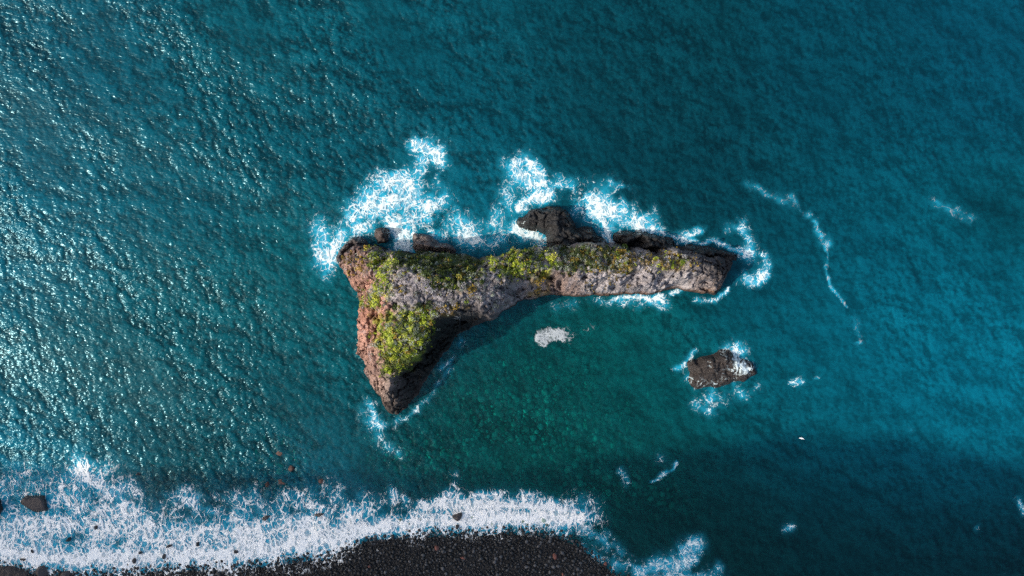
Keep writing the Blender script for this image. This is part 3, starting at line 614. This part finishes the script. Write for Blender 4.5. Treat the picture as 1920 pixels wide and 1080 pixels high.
    V, F, oc = compact(np.stack([GX, GY, GX * 0 - .01], -1).reshape(-1, 3), F, oc.reshape(-1, 3)); n = len(V)
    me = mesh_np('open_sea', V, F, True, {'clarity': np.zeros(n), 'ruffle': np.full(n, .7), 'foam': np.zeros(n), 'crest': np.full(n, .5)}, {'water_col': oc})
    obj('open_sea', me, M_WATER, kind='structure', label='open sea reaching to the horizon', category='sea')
    # foam sheets riding on the water
    labels = {'north_west': 'white surf foam swirling off the north-west corner of the islet', 'north_middle': 'white surf foam around the jagged black ledge', 'north_east': 'white surf foam breaking over the long black shelf',
      'east_point': 'thin foam curls off the eastern tip of the islet', 'ridge_south': 'narrow white foam line along the sunny foot of the ridge', 'lobe_foot': 'foam trailing round the southern foot of the islet',
      'skerry': 'white foam lace over the low offshore rock', 'offshore_line': 'thin drifting foam line on calm water east of the islet', 'open_water': 'small scattered foam flecks on dark open water',
      'beach': 'broad band of white surf foam along the pebble beach', 'beach_end': 'foam lace washing round the right end of the beach'}
    for k, dn in dens.items():
        z = np.maximum(Z + .03, floor + .05) if k != 'ridge_south' else Z + .04
        z = z + .10 * dn * (.5 + fbm2(X / .7, Y / .7, 4, 440, .6)) + .02
        kp = (dn.ravel() > .038) & (d.ravel() < 1.8)
        if k in ('north_west', 'north_middle', 'north_east', 'lobe_foot', 'east_point'): kp &= (floor.ravel() < 1.7)
        F = grid_faces(NXS, NYS)[:0] if not kp.any() else grid_faces(NXS, NYS, kp)
        Vf, Ff, a = compact(np.stack([XX, YY, z], -1).reshape(-1, 3), F, dn.ravel())
        c0 = Vf.mean(0); c0[2] = 0
        o = obj('sea_foam', mesh_np('sea_foam', Vf - c0, Ff, True, {'foam': a}), M_FOAMGREY if k == 'offshore_line' else M_FOAMSURF if k == 'beach' else M_FOAM, None, kind='stuff', label=labels[k], category='foam')
        o.location = c0
    # the stale foam raft in the lagoon
    raft = np.maximum(inside([(1004,622),(1012,616),(1025,613),(1040,619),(1056,618),(1060,634),(1045,640),(1034,640),(1020,650),(1010,646),(1003,636)], jx, jy).astype(float),
        paint(jx, jy, [([(1064,622),(1068,634)],5,.6), ([(1098,618),(1108,614)],5,.5), ([(1080,625)],6,.2), ([(1000,640)],6,.25), ([(1115,610)],5,.3)]))
    raft = blur(raft, 2); z = Z + .05 + .06 * raft * (1 + fbm2(X / .5, Y / .5, 3, 450))
    Vf, Ff, a = compact(np.stack([XX, YY, z], -1).reshape(-1, 3), grid_faces(NXS, NYS, raft.ravel() > .05), raft.ravel() * .80)
    c0 = Vf.mean(0); c0[2] = 0
    o = obj('foam_raft', mesh_np('foam_raft', Vf - c0, Ff, True, {'foam': a}), M_FOAMGREY, None, kind='stuff', label='pale grey raft of floating foam in the green lagoon', category='foam'); o.location = c0
build_sea()

# ------------------------------------------------------------------ seabed and beach ground
def build_ground():
    xs = np.arange(-120, 121, .75); ys = np.arange(-70, 70, .75); X, Y = np.meshgrid(xs, ys)
    Z = ground_z(X, Y) - .12 + .12 * fbm2(X / 3, Y / 3, 3, 500)
    C = np.array([.055, .065, .055]) * (1 + .5 * fbm2(X / 4, Y / 4, 4, 510))[..., None]
    m = (shore_d(X, Y) < 1.0).ravel()
    V, F, Cc = compact(np.stack([X, Y, Z - .06], -1).reshape(-1, 3), grid_faces(len(xs), len(ys), m), C.reshape(-1, 3))
    obj('seabed', mesh_np('seabed', V, F, True, None, {'rock_col': np.maximum(Cc, .01)}), M_SEABED, kind='structure', label='dark seabed under the clear shallow water', category='seabed')
    xs = np.arange(-160, 160, .4); ys = np.arange(-90, -28, .4); X, Y = np.meshgrid(xs, ys)
    Z = np.minimum(ground_z(X, Y), 2.5) - .04 + .05 * fbm2(X / 1.5, Y / 1.5, 3, 520)
    C = np.array([.010, .010, .010]) * (1 + .5 * fbm2(X / .6, Y / .6, 4, 530))[..., None]
    V, F, Cc = compact(np.stack([X, Y, Z], -1).reshape(-1, 3), grid_faces(len(xs), len(ys), (shore_d(X, Y) > -3).ravel()), C.reshape(-1, 3))
    obj('beach', mesh_np('beach', V, F, True, None, {'rock_col': np.maximum(Cc, .008)}), M_WET, kind='structure', label='dark grey ground of the pebble beach', category='beach')
build_ground()

# ------------------------------------------------------------------ stones
def ico(sub, seed, rough=.2, squash=(1, 1, .6), facet=0):
    bm = bmesh.new(); bmesh.ops.create_icosphere(bm, subdivisions=sub, radius=1.0)
    V = np.array([v.co[:] for v in bm.verts]); F = np.array([[v.index for v in f.verts] for f in bm.faces]); bm.free()
    r = 1 + rough * fbm3(V[:, 0] * 1.1 + seed * 3.7, V[:, 1] * 1.1, V[:, 2] * 1.1, 3, seed)
    V = V * r[:, None]
    rr = np.random.default_rng(seed)
    for _ in range(facet):                  # chop flat faces
        n = rr.normal(size=3); n[2] = abs(n[2]) * .8; n /= np.linalg.norm(n); dd = V @ n; lim = rr.uniform(.55, .85)
        V = V - np.outer(np.maximum(dd - lim, 0), n)
    return V * np.array(squash), F
def stone_me(name, seed, sub=2, **kw):
    V, F = ico(sub, seed, **kw); return mesh_np(name, V, F, True)
M_COBBLE = ramp_material('beach_cobble', [(0, (.004,.004,.004)), (.45, (.010,.0105,.0105)), (.8, (.026,.027,.027)), (1, (.08,.08,.08))], .5, .4, 2.0, None, .3)
M_COBBLES = ramp_material('beach_cobble_mass', [(0, (.004,.004,.004)), (.45, (.010,.0105,.0105)), (.8, (.024,.025,.025)), (1, (.08,.08,.08))], .5, .4, 2.0, 'tone', .3)
M_BEDS = ramp_material('sunken_cobble', [(0, (.08,.12,.09)), (.4, (.17,.25,.20)), (.75, (.30,.40,.33)), (1, (.48,.56,.48))], .9, .1, 1.5, None, .2)
M_BEDSM = ramp_material('sunken_cobble_mass', [(0, (.06,.10,.08)), (.4, (.15,.22,.18)), (.75, (.27,.37,.30)), (1, (.44,.52,.44))], .9, .1, 1.5, 'tone', .2)
M_RED = ramp_material('red_stone', [(0, (.12,.045,.035)), (1, (.20,.085,.065))], .7, .3, 3, None, .4)
M_BOULD = ramp_material('surf_boulder', [(0, (.022,.02,.02)), (.6, (.045,.037,.034)), (1, (.075,.058,.05))], .5, .45, 1.6, None, .5)
M_BROWN = ramp_material('sunken_boulder', [(0, (.05,.03,.025)), (1, (.12,.07,.055))], .8, .2, 1.6, None, .5)
def scatter(n_try, px_rng, py_rng, accept, rmin, rmax, skew, seed, gap=.8):
    r = np.random.default_rng(seed); cell = rmax * 2; gridd = {}; out = []
    PX = r.uniform(*px_rng, n_try); PY = r.uniform(*py_rng, n_try); RR = rmin + (rmax - rmin) * r.random(n_try) ** skew
    X = (PX - 960) * S; Y = (540 - PY) * S; ok = accept(PX, PY, X, Y)
    order = np.argsort(-RR)
    for i in order:
        if not ok[i]: continue
        x, y, q = X[i], Y[i], RR[i]; cx, cy = int(x // cell), int(y // cell); hit = False
        for a in (-1, 0, 1):
            for b in (-1, 0, 1):
                for (u, v, w) in gridd.get((cx + a, cy + b), ()):
                    if (u - x) ** 2 + (v - y) ** 2 < ((w + q) * gap) ** 2: hit = True; break
                if hit: break
            if hit: break
        if hit: continue
        gridd.setdefault((cx, cy), []).append((x, y, q)); out.append((x, y, q))
    return out
def near(x, y, marks):
    px = x / S + 960; py = 540 - y / S
    return min(marks, key=lambda m: (m[0] - px) ** 2 + (m[1] - py) ** 2)[2]
BEACH_MARKS = [(30,1075,'beside the smooth dark corner slab'),(124,1080,'near the round boulders at the bottom left'),(253,1056,'near the black stone at the lower left beach edge'),(443,1055,'below the flat brown boulder in the surf'),(600,1052,'below the narrow brown boulder in the surf'),(694,1050,'near the small reddish stone, left half'),(780,1012,'at the bend of the waterline on the middle beach'),(820,1028,'near the reddish stone on the middle beach'),(868,1050,'near the orange-brown stone low on the beach'),(860,1005,'below the lone black boulder in the breaker'),(950,1010,'at the foam edge, upper right'),(960,1055,'on the lower right part of the beach'),(1041,1042,'near the tall rusty red stone'),(1060,1075,'near the small red stone at the bottom edge'),(1110,1030,'in the foam lace at the right end of the beach')]
BED_MARKS = [(1035,650,'below the grey foam raft'),(1110,630,'right of the grey foam raft'),(930,640,'off the shaded cliff'),(880,720,'off the foot of the shaded cliff'),(760,830,'off the southern tip of the islet'),(550,870,'near the reddish sunken boulders'),(380,880,'above the left surf'),(1000,760,'in the middle of the lagoon'),(950,840,'in the lower lagoon'),(1060,870,'above the breaking wave'),(1130,800,'in the lower right of the lagoon'),(1260,740,'near the low offshore rock'),(1200,890,'near the small curved foam line'),(850,880,'above the lone black boulder')]
def stones(name, massname, spots, n_ind, mat, matmass, label, group, marks, masslabel, cat, zf, seed, seen):
    r = np.random.default_rng(seed)
    protos = [stone_me(name, seed + i, 2, rough=.35, squash=(1, .82, .62)) for i in range(6)]
    for me in protos: me.materials.append(mat)
    lows = [ico(1, seed + 20 + i, .3, (1, .82, .62)) for i in range(6)]
    vis = [s for s in spots if seen(s)]; vis.sort(key=lambda s: -s[2]); ind = vis[:n_ind]; chosen = set(ind)
    for i, (x, y, q) in enumerate(ind):
        w_ = near(x, y, marks); big = 'large ' if q > .97 * ind[0][2] else ''
        o = obj(name, protos[i % 6], mat, None, label=big + label + ' ' + w_, category=cat, group=big + group + ' ' + w_)
        o.location = (x, y, zf(x, y) + q * .12); o.scale = (q, q, q); o.rotation_euler = (r.uniform(-.3, .3), r.uniform(-.3, .3), r.uniform(0, 6.28))
    Vs, Fs, T = [], [], []; off = 0
    for i, s in enumerate(spots):
        if s in chosen: continue
        x, y, q = s; V, F = lows[i % 6]; a = r.uniform(0, 6.28); c, sn = math.cos(a), math.sin(a)
        W = V * q; W = np.stack([W[:, 0] * c - W[:, 1] * sn + x, W[:, 0] * sn + W[:, 1] * c + y, W[:, 2] + zf(x, y) + q * .12], -1)
        Vs.append(W); Fs.append(F + off); off += len(V); T.append(np.full(len(V), r.random()))
    obj(massname, mesh_np(massname, np.concatenate(Vs), np.concatenate(Fs), True, {'tone': np.concatenate(T)}), matmass, None, kind='stuff', label=masslabel, category=cat)
gz = lambda x, y: float(ground_z(np.array(x), np.array(y)))
beach_spots = scatter(26000, (-60, 1260), (985, 1120), lambda px, py, X, Y: (shore_d(X, Y) > -.5 - 1.4 * (rng.random(len(X)) ** 3)) & (shore_d(X, Y) < 7.5), .08, .34, 3.2, 31, .66)
stones('beach_stone', 'pebbles', beach_spots, 260, M_COBBLE, M_COBBLES, 'dark rounded beach stone', 'beach stones', BEACH_MARKS, 'dark grey pebbles covering the beach', 'stone', gz, 41, lambda s: abs(s[0]) < 76 and s[1] > -43)
def bed_accept(px, py, X, Y):
    a = paint(px, py, [([(1020,700)],170,.8), ([(1010,810),(900,810)],120,1.0), ([(1180,780)],100,.7), ([(720,870),(820,860)],80,.95), ([(520,870)],90,.9), ([(300,880),(400,870)],70,.7), ([(1100,910),(1250,930)],70,.8)])
    return (rng.random(len(X)) < a * 1.2) & (shore_d(X, Y) < -1.2) & (islet_z(X, Y) < -.8)
bed_spots = scatter(26000, (220, 1330), (585, 985), bed_accept, .12, .62, 2.6, 51, .62)
stones('sunken_stone', 'sunken_pebbles', bed_spots, 260, M_BEDS, M_BEDSM, 'pale rounded stone under clear water', 'sunken stones', BED_MARKS, 'rounded stones covering the lagoon bed under water', 'stone', gz, 61, lambda s: True)

# single boulders: px, py, half sizes in px, height, turn, label, kind
BOULD = [
 (66,946,27,30,1.5,.5,'big three-sided dark boulder in the surf at the left',M_BOULD,4),(-4,950,13,24,1.3,0,'dark boulder cut by the left edge of the picture in surf',M_BOULD,3),
 (499,971,13,9,.5,.2,'flat brown boulder left of the middle of the surf band',M_BOULD,4),(598,966,13,7,.45,.1,'narrow brown boulder just right of the flat boulder in surf',M_BOULD,3),
 (859,967,10,13,.7,-.4,'rounded black boulder alone in the white breaking wave',M_BOULD,2),(858,988,4,5,.35,0,'small black stone just below the lone black boulder',M_BOULD,1),
 (181,989,7,5,.35,.3,'small black pointed stone in foam right of the big boulder',M_BOULD,3),(129,1012,4,6,.3,-.4,'small black stone in foam below the big boulder',M_BOULD,2),
 (44,1048,6,4,.35,.2,'small black stone near the dark slab at bottom left',M_BOULD,2),(318,972,10,8,.25,0,'brown stone half drowned in a foam ring',M_BROWN,2),(263,890,11,7,.2,.3,'drowned dark stone with a foam tail above the surf',M_BOULD,2),
 (80,1072,13,12,.7,0,'round dark boulder beside the dark slab at bottom left',M_BOULD,2),(124,1080,13,10,.6,.2,'round dark boulder at the bottom edge near the slab',M_BOULD,2),
 (253,1051,5,6,.35,0,'black stone at the edge of the beach pebbles, lower left',M_BOULD,1),(264,1036,4,3,.3,0,'tiny black stone above the left beach edge',M_BOULD,1),(318,1024,8,4,.3,.3,'low black stone in foam left of the middle beach',M_BOULD,2),
 (309,1043,4,5,.3,0,'upright black stone in foam near the left beach edge',M_BOULD,1),(372,1020,6,5,.25,.2,'dark stone under the foam lace left of centre',M_BOULD,2),(443,1034,5,4,.3,0,'black stone in the foam just above the left beach',M_BOULD,1),(62,1033,3,5,.3,.6,'slim black stone in foam above the round boulders',M_BOULD,1),
 (522,851,13,11,.12,.2,'reddish sunken boulder, upper left of the drowned group',M_BROWN,2),(591,839,10,14,.12,.1,'reddish sunken boulder, rightmost of the upper pair',M_BROWN,2),(545,880,14,10,.12,.3,'reddish sunken boulder in the middle of the drowned group',M_BROWN,2),
 (527,904,14,11,.12,0,'round brown sunken boulder just above the surf band',M_BROWN,2),(500,908,9,10,.10,0,'brown sunken boulder left of the round sunken boulder',M_BROWN,2),(603,904,10,10,.08,0,'brown sunken boulder right of the drowned group',M_BROWN,2),(857,840,10,8,.02,0,'dark red sunken boulder in the lower lagoon',M_BROWN,2),(783,862,7,12,.02,0,'dark sunken boulder left of the lower lagoon',M_BROWN,2),
 (820,1026,5,6,.45,0,'reddish stone on the middle of the pebble beach',M_RED,1),(868,1046,6,5,.45,0,'orange-brown stone low on the pebble beach',M_RED,1),(1041,1042,5,8,.45,.2,'tall rusty red stone at the right of the pebble beach',M_RED,1),(694,1059,4,4,.4,0,'small reddish stone on the left half of the beach',M_RED,1),(1055,1073,3,4,.4,0,'small red stone near the bottom edge, right of the beach',M_RED,1),(1135,1057,5,4,.4,0,'small reddish stone in the foam lace at the right end',M_RED,1)]
for i, (bx, by, rx, ry, top, rot, lab, mt, fc) in enumerate(BOULD):
    x, y = P(bx, by); z0 = gz(x, y)
    V, F = ico(4 if rx > 9 else 3, 700 + i, .28, (1, 1, 1), fc)
    top = top + .25 if (top > 0 and mt is M_BOULD) else top
    base = min(z0, 0 if top > 0 else -1.2) - .25
    hz = (max(top, z0 + top) if mt is M_RED else top) - base
    W = V * np.array([rx * S, ry * S, hz / 1.0]); W[:, 2] = np.maximum(W[:, 2], -.1)
    c, s = math.cos(rot), math.sin(rot)
    W = np.stack([W[:, 0] * c - W[:, 1] * s, W[:, 0] * s + W[:, 1] * c, W[:, 2]], -1)
    o = obj('boulder' if rx > 6 else 'stone', mesh_np('boulder', W, F, True), mt, None, label=lab, category='boulder' if rx > 6 else 'stone')
    o.location = (x, y, base)
hf_rock('rock_slab', [(-60,1058),(-10,1052),(20,1054),(48,1064),(70,1078),(60,1105),(-60,1110)], [(-20,1066,.7),(15,1066,.8),(40,1074,.7),(20,1088,1.0),(-30,1090,1.2)], (.05,.04,.036), seed=360, rough=.18, label='smooth dark rock slab in the bottom left corner', category='rock')

# ------------------------------------------------------------------ shrubs on the islet
def clump(seed, n, flat=.6, leaf=.2, spike=0.0):
    r = np.random.default_rng(seed); V = []; F = []
    lobes = [(r.uniform(-.5, .5), r.uniform(-.5, .5), r.uniform(0, .35), r.uniform(.4, .7)) for _ in range(4)]
    for i in range(n):
        lx, ly, lz, lr = lobes[r.integers(4)]
        d = r.normal(size=3); d[2] = abs(d[2]); d /= np.linalg.norm(d)
        c = np.array([lx, ly, lz]) + d * lr * r.uniform(.75, 1.05) * np.array([1, 1, flat + .2]); c[2] = max(c[2] * flat / .6, .02)
        u = r.normal(size=3); nrm = d + .7 * r.normal(size=3); nrm /= np.linalg.norm(nrm); u -= nrm * (u @ nrm); u /= np.linalg.norm(u); v = np.cross(nrm, u)
        a = leaf * r.uniform(.7, 1.4); b = a * (.55 if not spike else .3)
        k = len(V); V += [c - u * a, c - v * b + nrm * a * .15, c + u * a, c + v * b + nrm * a * .15]; F.append((k, k + 1, k + 2, k + 3))
    return np.array(V), np.array(F)
LEAF = {
 'bright': [(0, (.06,.10,.008)), (.35, (.17,.24,.014)), (.7, (.33,.39,.03)), (1, (.50,.48,.07))],
 'dark': [(0, (.016,.027,.007)), (.5, (.045,.07,.013)), (.85, (.09,.115,.025)), (1, (.15,.15,.045))],
 'ochre': [(0, (.09,.065,.012)), (.5, (.22,.15,.02)), (.85, (.36,.24,.04)), (1, (.30,.27,.05))],
 'grey': [(0, (.06,.055,.05)), (.4, (.18,.165,.165)), (.75, (.36,.335,.36)), (1, (.46,.46,.42))],
 'silver': [(0, (.09,.11,.08)), (.5, (.22,.26,.20)), (1, (.42,.45,.38))],
}
ML = {k: ramp_material('leaf_' + k, v, .65, .25, 2.5) for k, v in LEAF.items()}
MLM = {k: ramp_material('leaf_mass_' + k, v, .65, .25, 2.5, 'tone') for k, v in LEAF.items()}
CL = {k: [mesh_np('shrub_' + k, *clump(900 + 10 * i + j, 90, {'grey': .5, 'ochre': .5}.get(k, .65), .17 if k not in ('grey', 'silver') else .14, 1.0 if k in ('grey', 'silver') else 0), False) for j in range(4)] for i, k in enumerate(LEAF)}
for k in CL:
    for me in CL[k]: me.materials.append(ML[k])
def on_islet(px, py):
    h = np.full(px.shape, 8.0)
    for _ in range(14):
        x = (px - 960) * S * (H - h) / H; y = (540 - py) * S * (H - h) / H; h = .5 * h + .5 * np.maximum(islet_z(x, y), 0)
    return x, y, islet_z(x, y)
ZONES = [ # polygon, mix of kinds, individuals, mass count, size range (radius m), where
 (VEG['bright'][0], {'bright': .62, 'silver': .22, 'grey': .16}, 36, 500, 'on the sunny western shoulder'),
 (VEG['bright'][1], {'bright': .5, 'dark': .2, 'grey': .2, 'ochre': .1}, 42, 620, 'on the bright green middle patch'),
 (VEG['bright'][2], {'bright': .48, 'silver': .24, 'ochre': .16, 'dark': .12}, 60, 800, 'on the southern lobe'),
 (VEG['dark'][0], {'dark': .62, 'bright': .12, 'silver': .16, 'ochre': .1}, 50, 900, 'on the shaded northern slope'),
 (VEG['dark'][1], {'dark': .5, 'ochre': .22, 'silver': .28}, 36, 620, 'north of the long crest'),
 (VEG['dark'][2], {'dark': .6, 'bright': .4}, 14, 160, 'above the southern tip'),
 (VEG['ochre'][0], {'ochre': .52, 'bright': .16, 'grey': .32}, 30, 420, 'on the crest toward the eastern end'),
 (VEG['grey'][0], {'grey': .82, 'ochre': .1, 'silver': .08}, 36, 900, 'on the grey dry brow'),
 (VEG['grey'][1], {'grey': .85, 'silver': .15}, 16, 420, 'over the shaded cliff'),
 (VEG['grey'][2], {'grey': .6, 'silver': .4}, 10, 260, 'beside the bright green patch'),
 ([(1070,505),(1180,505),(1180,540),(1070,545)], {'ochre': .5, 'grey': .5}, 8, 120, 'on the bare grey flank'),
 ([(640,470),(690,465),(690,520),(650,520)], {'ochre': .6, 'grey': .4}, 8, 140, 'on the bare brown western shoulder'),
]
KW = {'bright': 'bright green shrub', 'dark': 'dark green shrub', 'ochre': 'ochre yellow cushion shrub', 'grey': 'dry grey twiggy shrub', 'silver': 'silvery leaved shrub'}
mass = {k: ([], [], []) for k in LEAF}
mass_n = {k: 0 for k in LEAF}
r = np.random.default_rng(77)
low = {k: [clump(990 + 5 * i + j, 16, .6, .34, 1.0 if k in ('grey', 'silver') else 0) for j in range(4)] for i, k in enumerate(LEAF)}
def rand_in(poly, n):
    A = np.array(poly, float); out = np.zeros((0, 2))
    while len(out) < n:
        q = r.uniform(A.min(0) - 12, A.max(0) + 9, (n * 3, 2)); q = q[inside(poly, q[:, 0] + r.normal(size=len(q)) * 9, q[:, 1] + r.normal(size=len(q)) * 6)]; out = np.concatenate([out, q])
    return out[:n]
def place_shrub(px, py, kind, rad, label, group):
    x, y, z = on_islet(np.array([px], float), np.array([py], float))
    if z[0] < 3.0: return
    o = obj('shrub', CL[kind][int(r.integers(4))], None, None, label=label, category='shrub', group=group)
    o.location = (x[0], y[0], z[0] - .05); s = rad; o.scale = (s, s * r.uniform(.8, 1.2), s * r.uniform(.8, 1.1)); o.rotation_euler = (0, 0, r.uniform(0, 6.28))
for poly, mixd, n_ind, n_mass, where in ZONES:
    ks = list(mixd); pr = np.array([mixd[k] for k in ks]); pr /= pr.sum()
    for q in rand_in(poly, n_ind):
        k = ks[r.choice(len(ks), p=pr)]; A_ = np.array(poly, float); lo, hi = A_.min(0), A_.max(0); t_ = (q - lo) / (hi - lo)
        side = ('left' if t_[0] < .36 else 'right' if t_[0] > .64 else 'mid'); vert = ('upper' if t_[1] < .4 else 'lower' if t_[1] > .6 else 'middle')
        rad_ = r.uniform(.32, .75) * (.8 if k == 'ochre' else 1); sz = 'small ' if rad_ < .42 else 'large ' if rad_ > .66 else ''
        sp_ = vert + ' ' + side + (' part' if side != 'mid' else '-part'); wh_ = where + ', ' + sp_
        place_shrub(q[0], q[1], k, rad_, sz + KW[k] + ' ' + wh_, sz + KW[k] + 's ' + wh_)
    Q = rand_in(poly, n_mass); x, y, z = on_islet(Q[:, 0], Q[:, 1])
    cn = fbm2(x / 1.6, y / 1.6, 3, 610)
    for i in range(n_mass):
        if z[i] < 3.0 or cn[i] < -.32: continue
        k = ks[r.choice(len(ks), p=pr)]; V, F = low[k][i % 4]; s = r.uniform(.14, .38); a = r.uniform(0, 6.28); c, sn = math.cos(a), math.sin(a)
        W = V * s; W = np.stack([W[:, 0] * c - W[:, 1] * sn + x[i], W[:, 0] * sn + W[:, 1] * c + y[i], W[:, 2] + z[i] - .03], -1)
        mass[k][0].append(W); mass[k][1].append(F + mass_n[k]); mass_n[k] += len(V); mass[k][2].append(np.full(len(V), r.random()))
for px, py, k, rad, lab in [(883,543,'ochre',.85,'round ochre bush beside a bare grey hollow on the brow'),(1012,523,'ochre',.9,'wide ochre bush right of the green patch, on grey rock'),(1008,541,'ochre',.7,'ochre bush low on the grey flank below the green patch'),(803,570,'dark',1.0,'large dark green bush at the edge of the grey brow'),(875,566,'bright',.35,'small lime green bush at the brow of the shaded cliff'),(1040,534,'ochre',.5,'small yellow bush beside the rusty red cleft'),
   (823,575,'ochre',.6,'yellow-green bush right of the large dark green bush'),(855,573,'ochre',.6,'ochre bush on the brow over the shaded cliff'),(727,611,'silver',.9,'large pale silver bush at the left of the southern lobe'),(752,612,'silver',.8,'pale silver bush in the middle of the southern lobe'),(785,617,'silver',.8,'pale silver bush near the right edge of the southern lobe'),(765,630,'silver',.75,'pale silver bush low on the southern lobe'),(741,575,'dark',.7,'dark green bush where the brow meets the southern lobe')]:
    place_shrub(px, py, k, rad, lab, 'notable bushes on the islet')
MASSLAB = {'bright': 'low bright green ground cover on the islet', 'dark': 'low dark green ground cover on the islet', 'ochre': 'low ochre ground cover on the islet', 'grey': 'dry grey scrub carpet on the islet', 'silver': 'low silvery ground cover on the islet'}
for k, (Vs, Fs, T) in mass.items():
    if Vs: obj('ground_cover', mesh_np('ground_cover', np.concatenate(Vs), np.concatenate(Fs), False, {'tone': np.concatenate(T)}), MLM[k], None, kind='stuff', label=MASSLAB[k], category='ground cover')

# ------------------------------------------------------------------ a white gull over the water
def build_gull(px, py, h, rot, span):
    root = bpy.data.objects.new('seagull', None); col.objects.link(root)
    root['label'] = 'small white gull gliding over the shaded water'; root['category'] = 'bird'
    m = ramp_material('white_feathers', [(0, (.80,.81,.82)), (1, (.86,.87,.88))], .7, .2)
    prof = [(-.24, .012), (-.18, .035), (-.08, .055), (.04, .06), (.12, .048), (.17, .038), (.21, .034), (.24, .018), (.275, .004)]
    V = []; F = []
    for yy, rr in prof:
        for a in range(8): V.append((rr * math.cos(a * math.pi / 4), yy, rr * .85 * math.sin(a * math.pi / 4)))
    for i in range(len(prof) - 1):
        for a in range(8): F.append((i * 8 + a, i * 8 + (a + 1) % 8, (i + 1) * 8 + (a + 1) % 8, (i + 1) * 8 + a))
    obj('body', mesh_np('gull_body', np.array(V), np.array(F), True), m, root)
    for s in (-1, 1):
        st = [(.04, .06, -.10, .03), (.2, .12, -.07, .09), (.34, .11, -.06, .08), (.48, .03, -.08, .05), (.6, -.12, -.15, .03)]
        V = []
        for x, le, te, z in st: V += [(s * x, le, z), (s * x, te, z - .005), (s * x, te, z - .015), (s * x, le, z - .02)]
        F = []
        for i in range(len(st) - 1):
            for a in range(4): F.append((i * 4 + a, i * 4 + (a + 1) % 4, (i + 1) * 4 + (a + 1) % 4, (i + 1) * 4 + a))
        obj('wing', mesh_np('gull_wing', np.array(V), np.array(F), True), m, root)
    x, y = P(px, py, h); root.location = (x, y, h); root.rotation_euler = (0, 0, rot); root.scale = (span / 1.2,) * 3
build_gull(1503, 822, 14, -.25, .72)
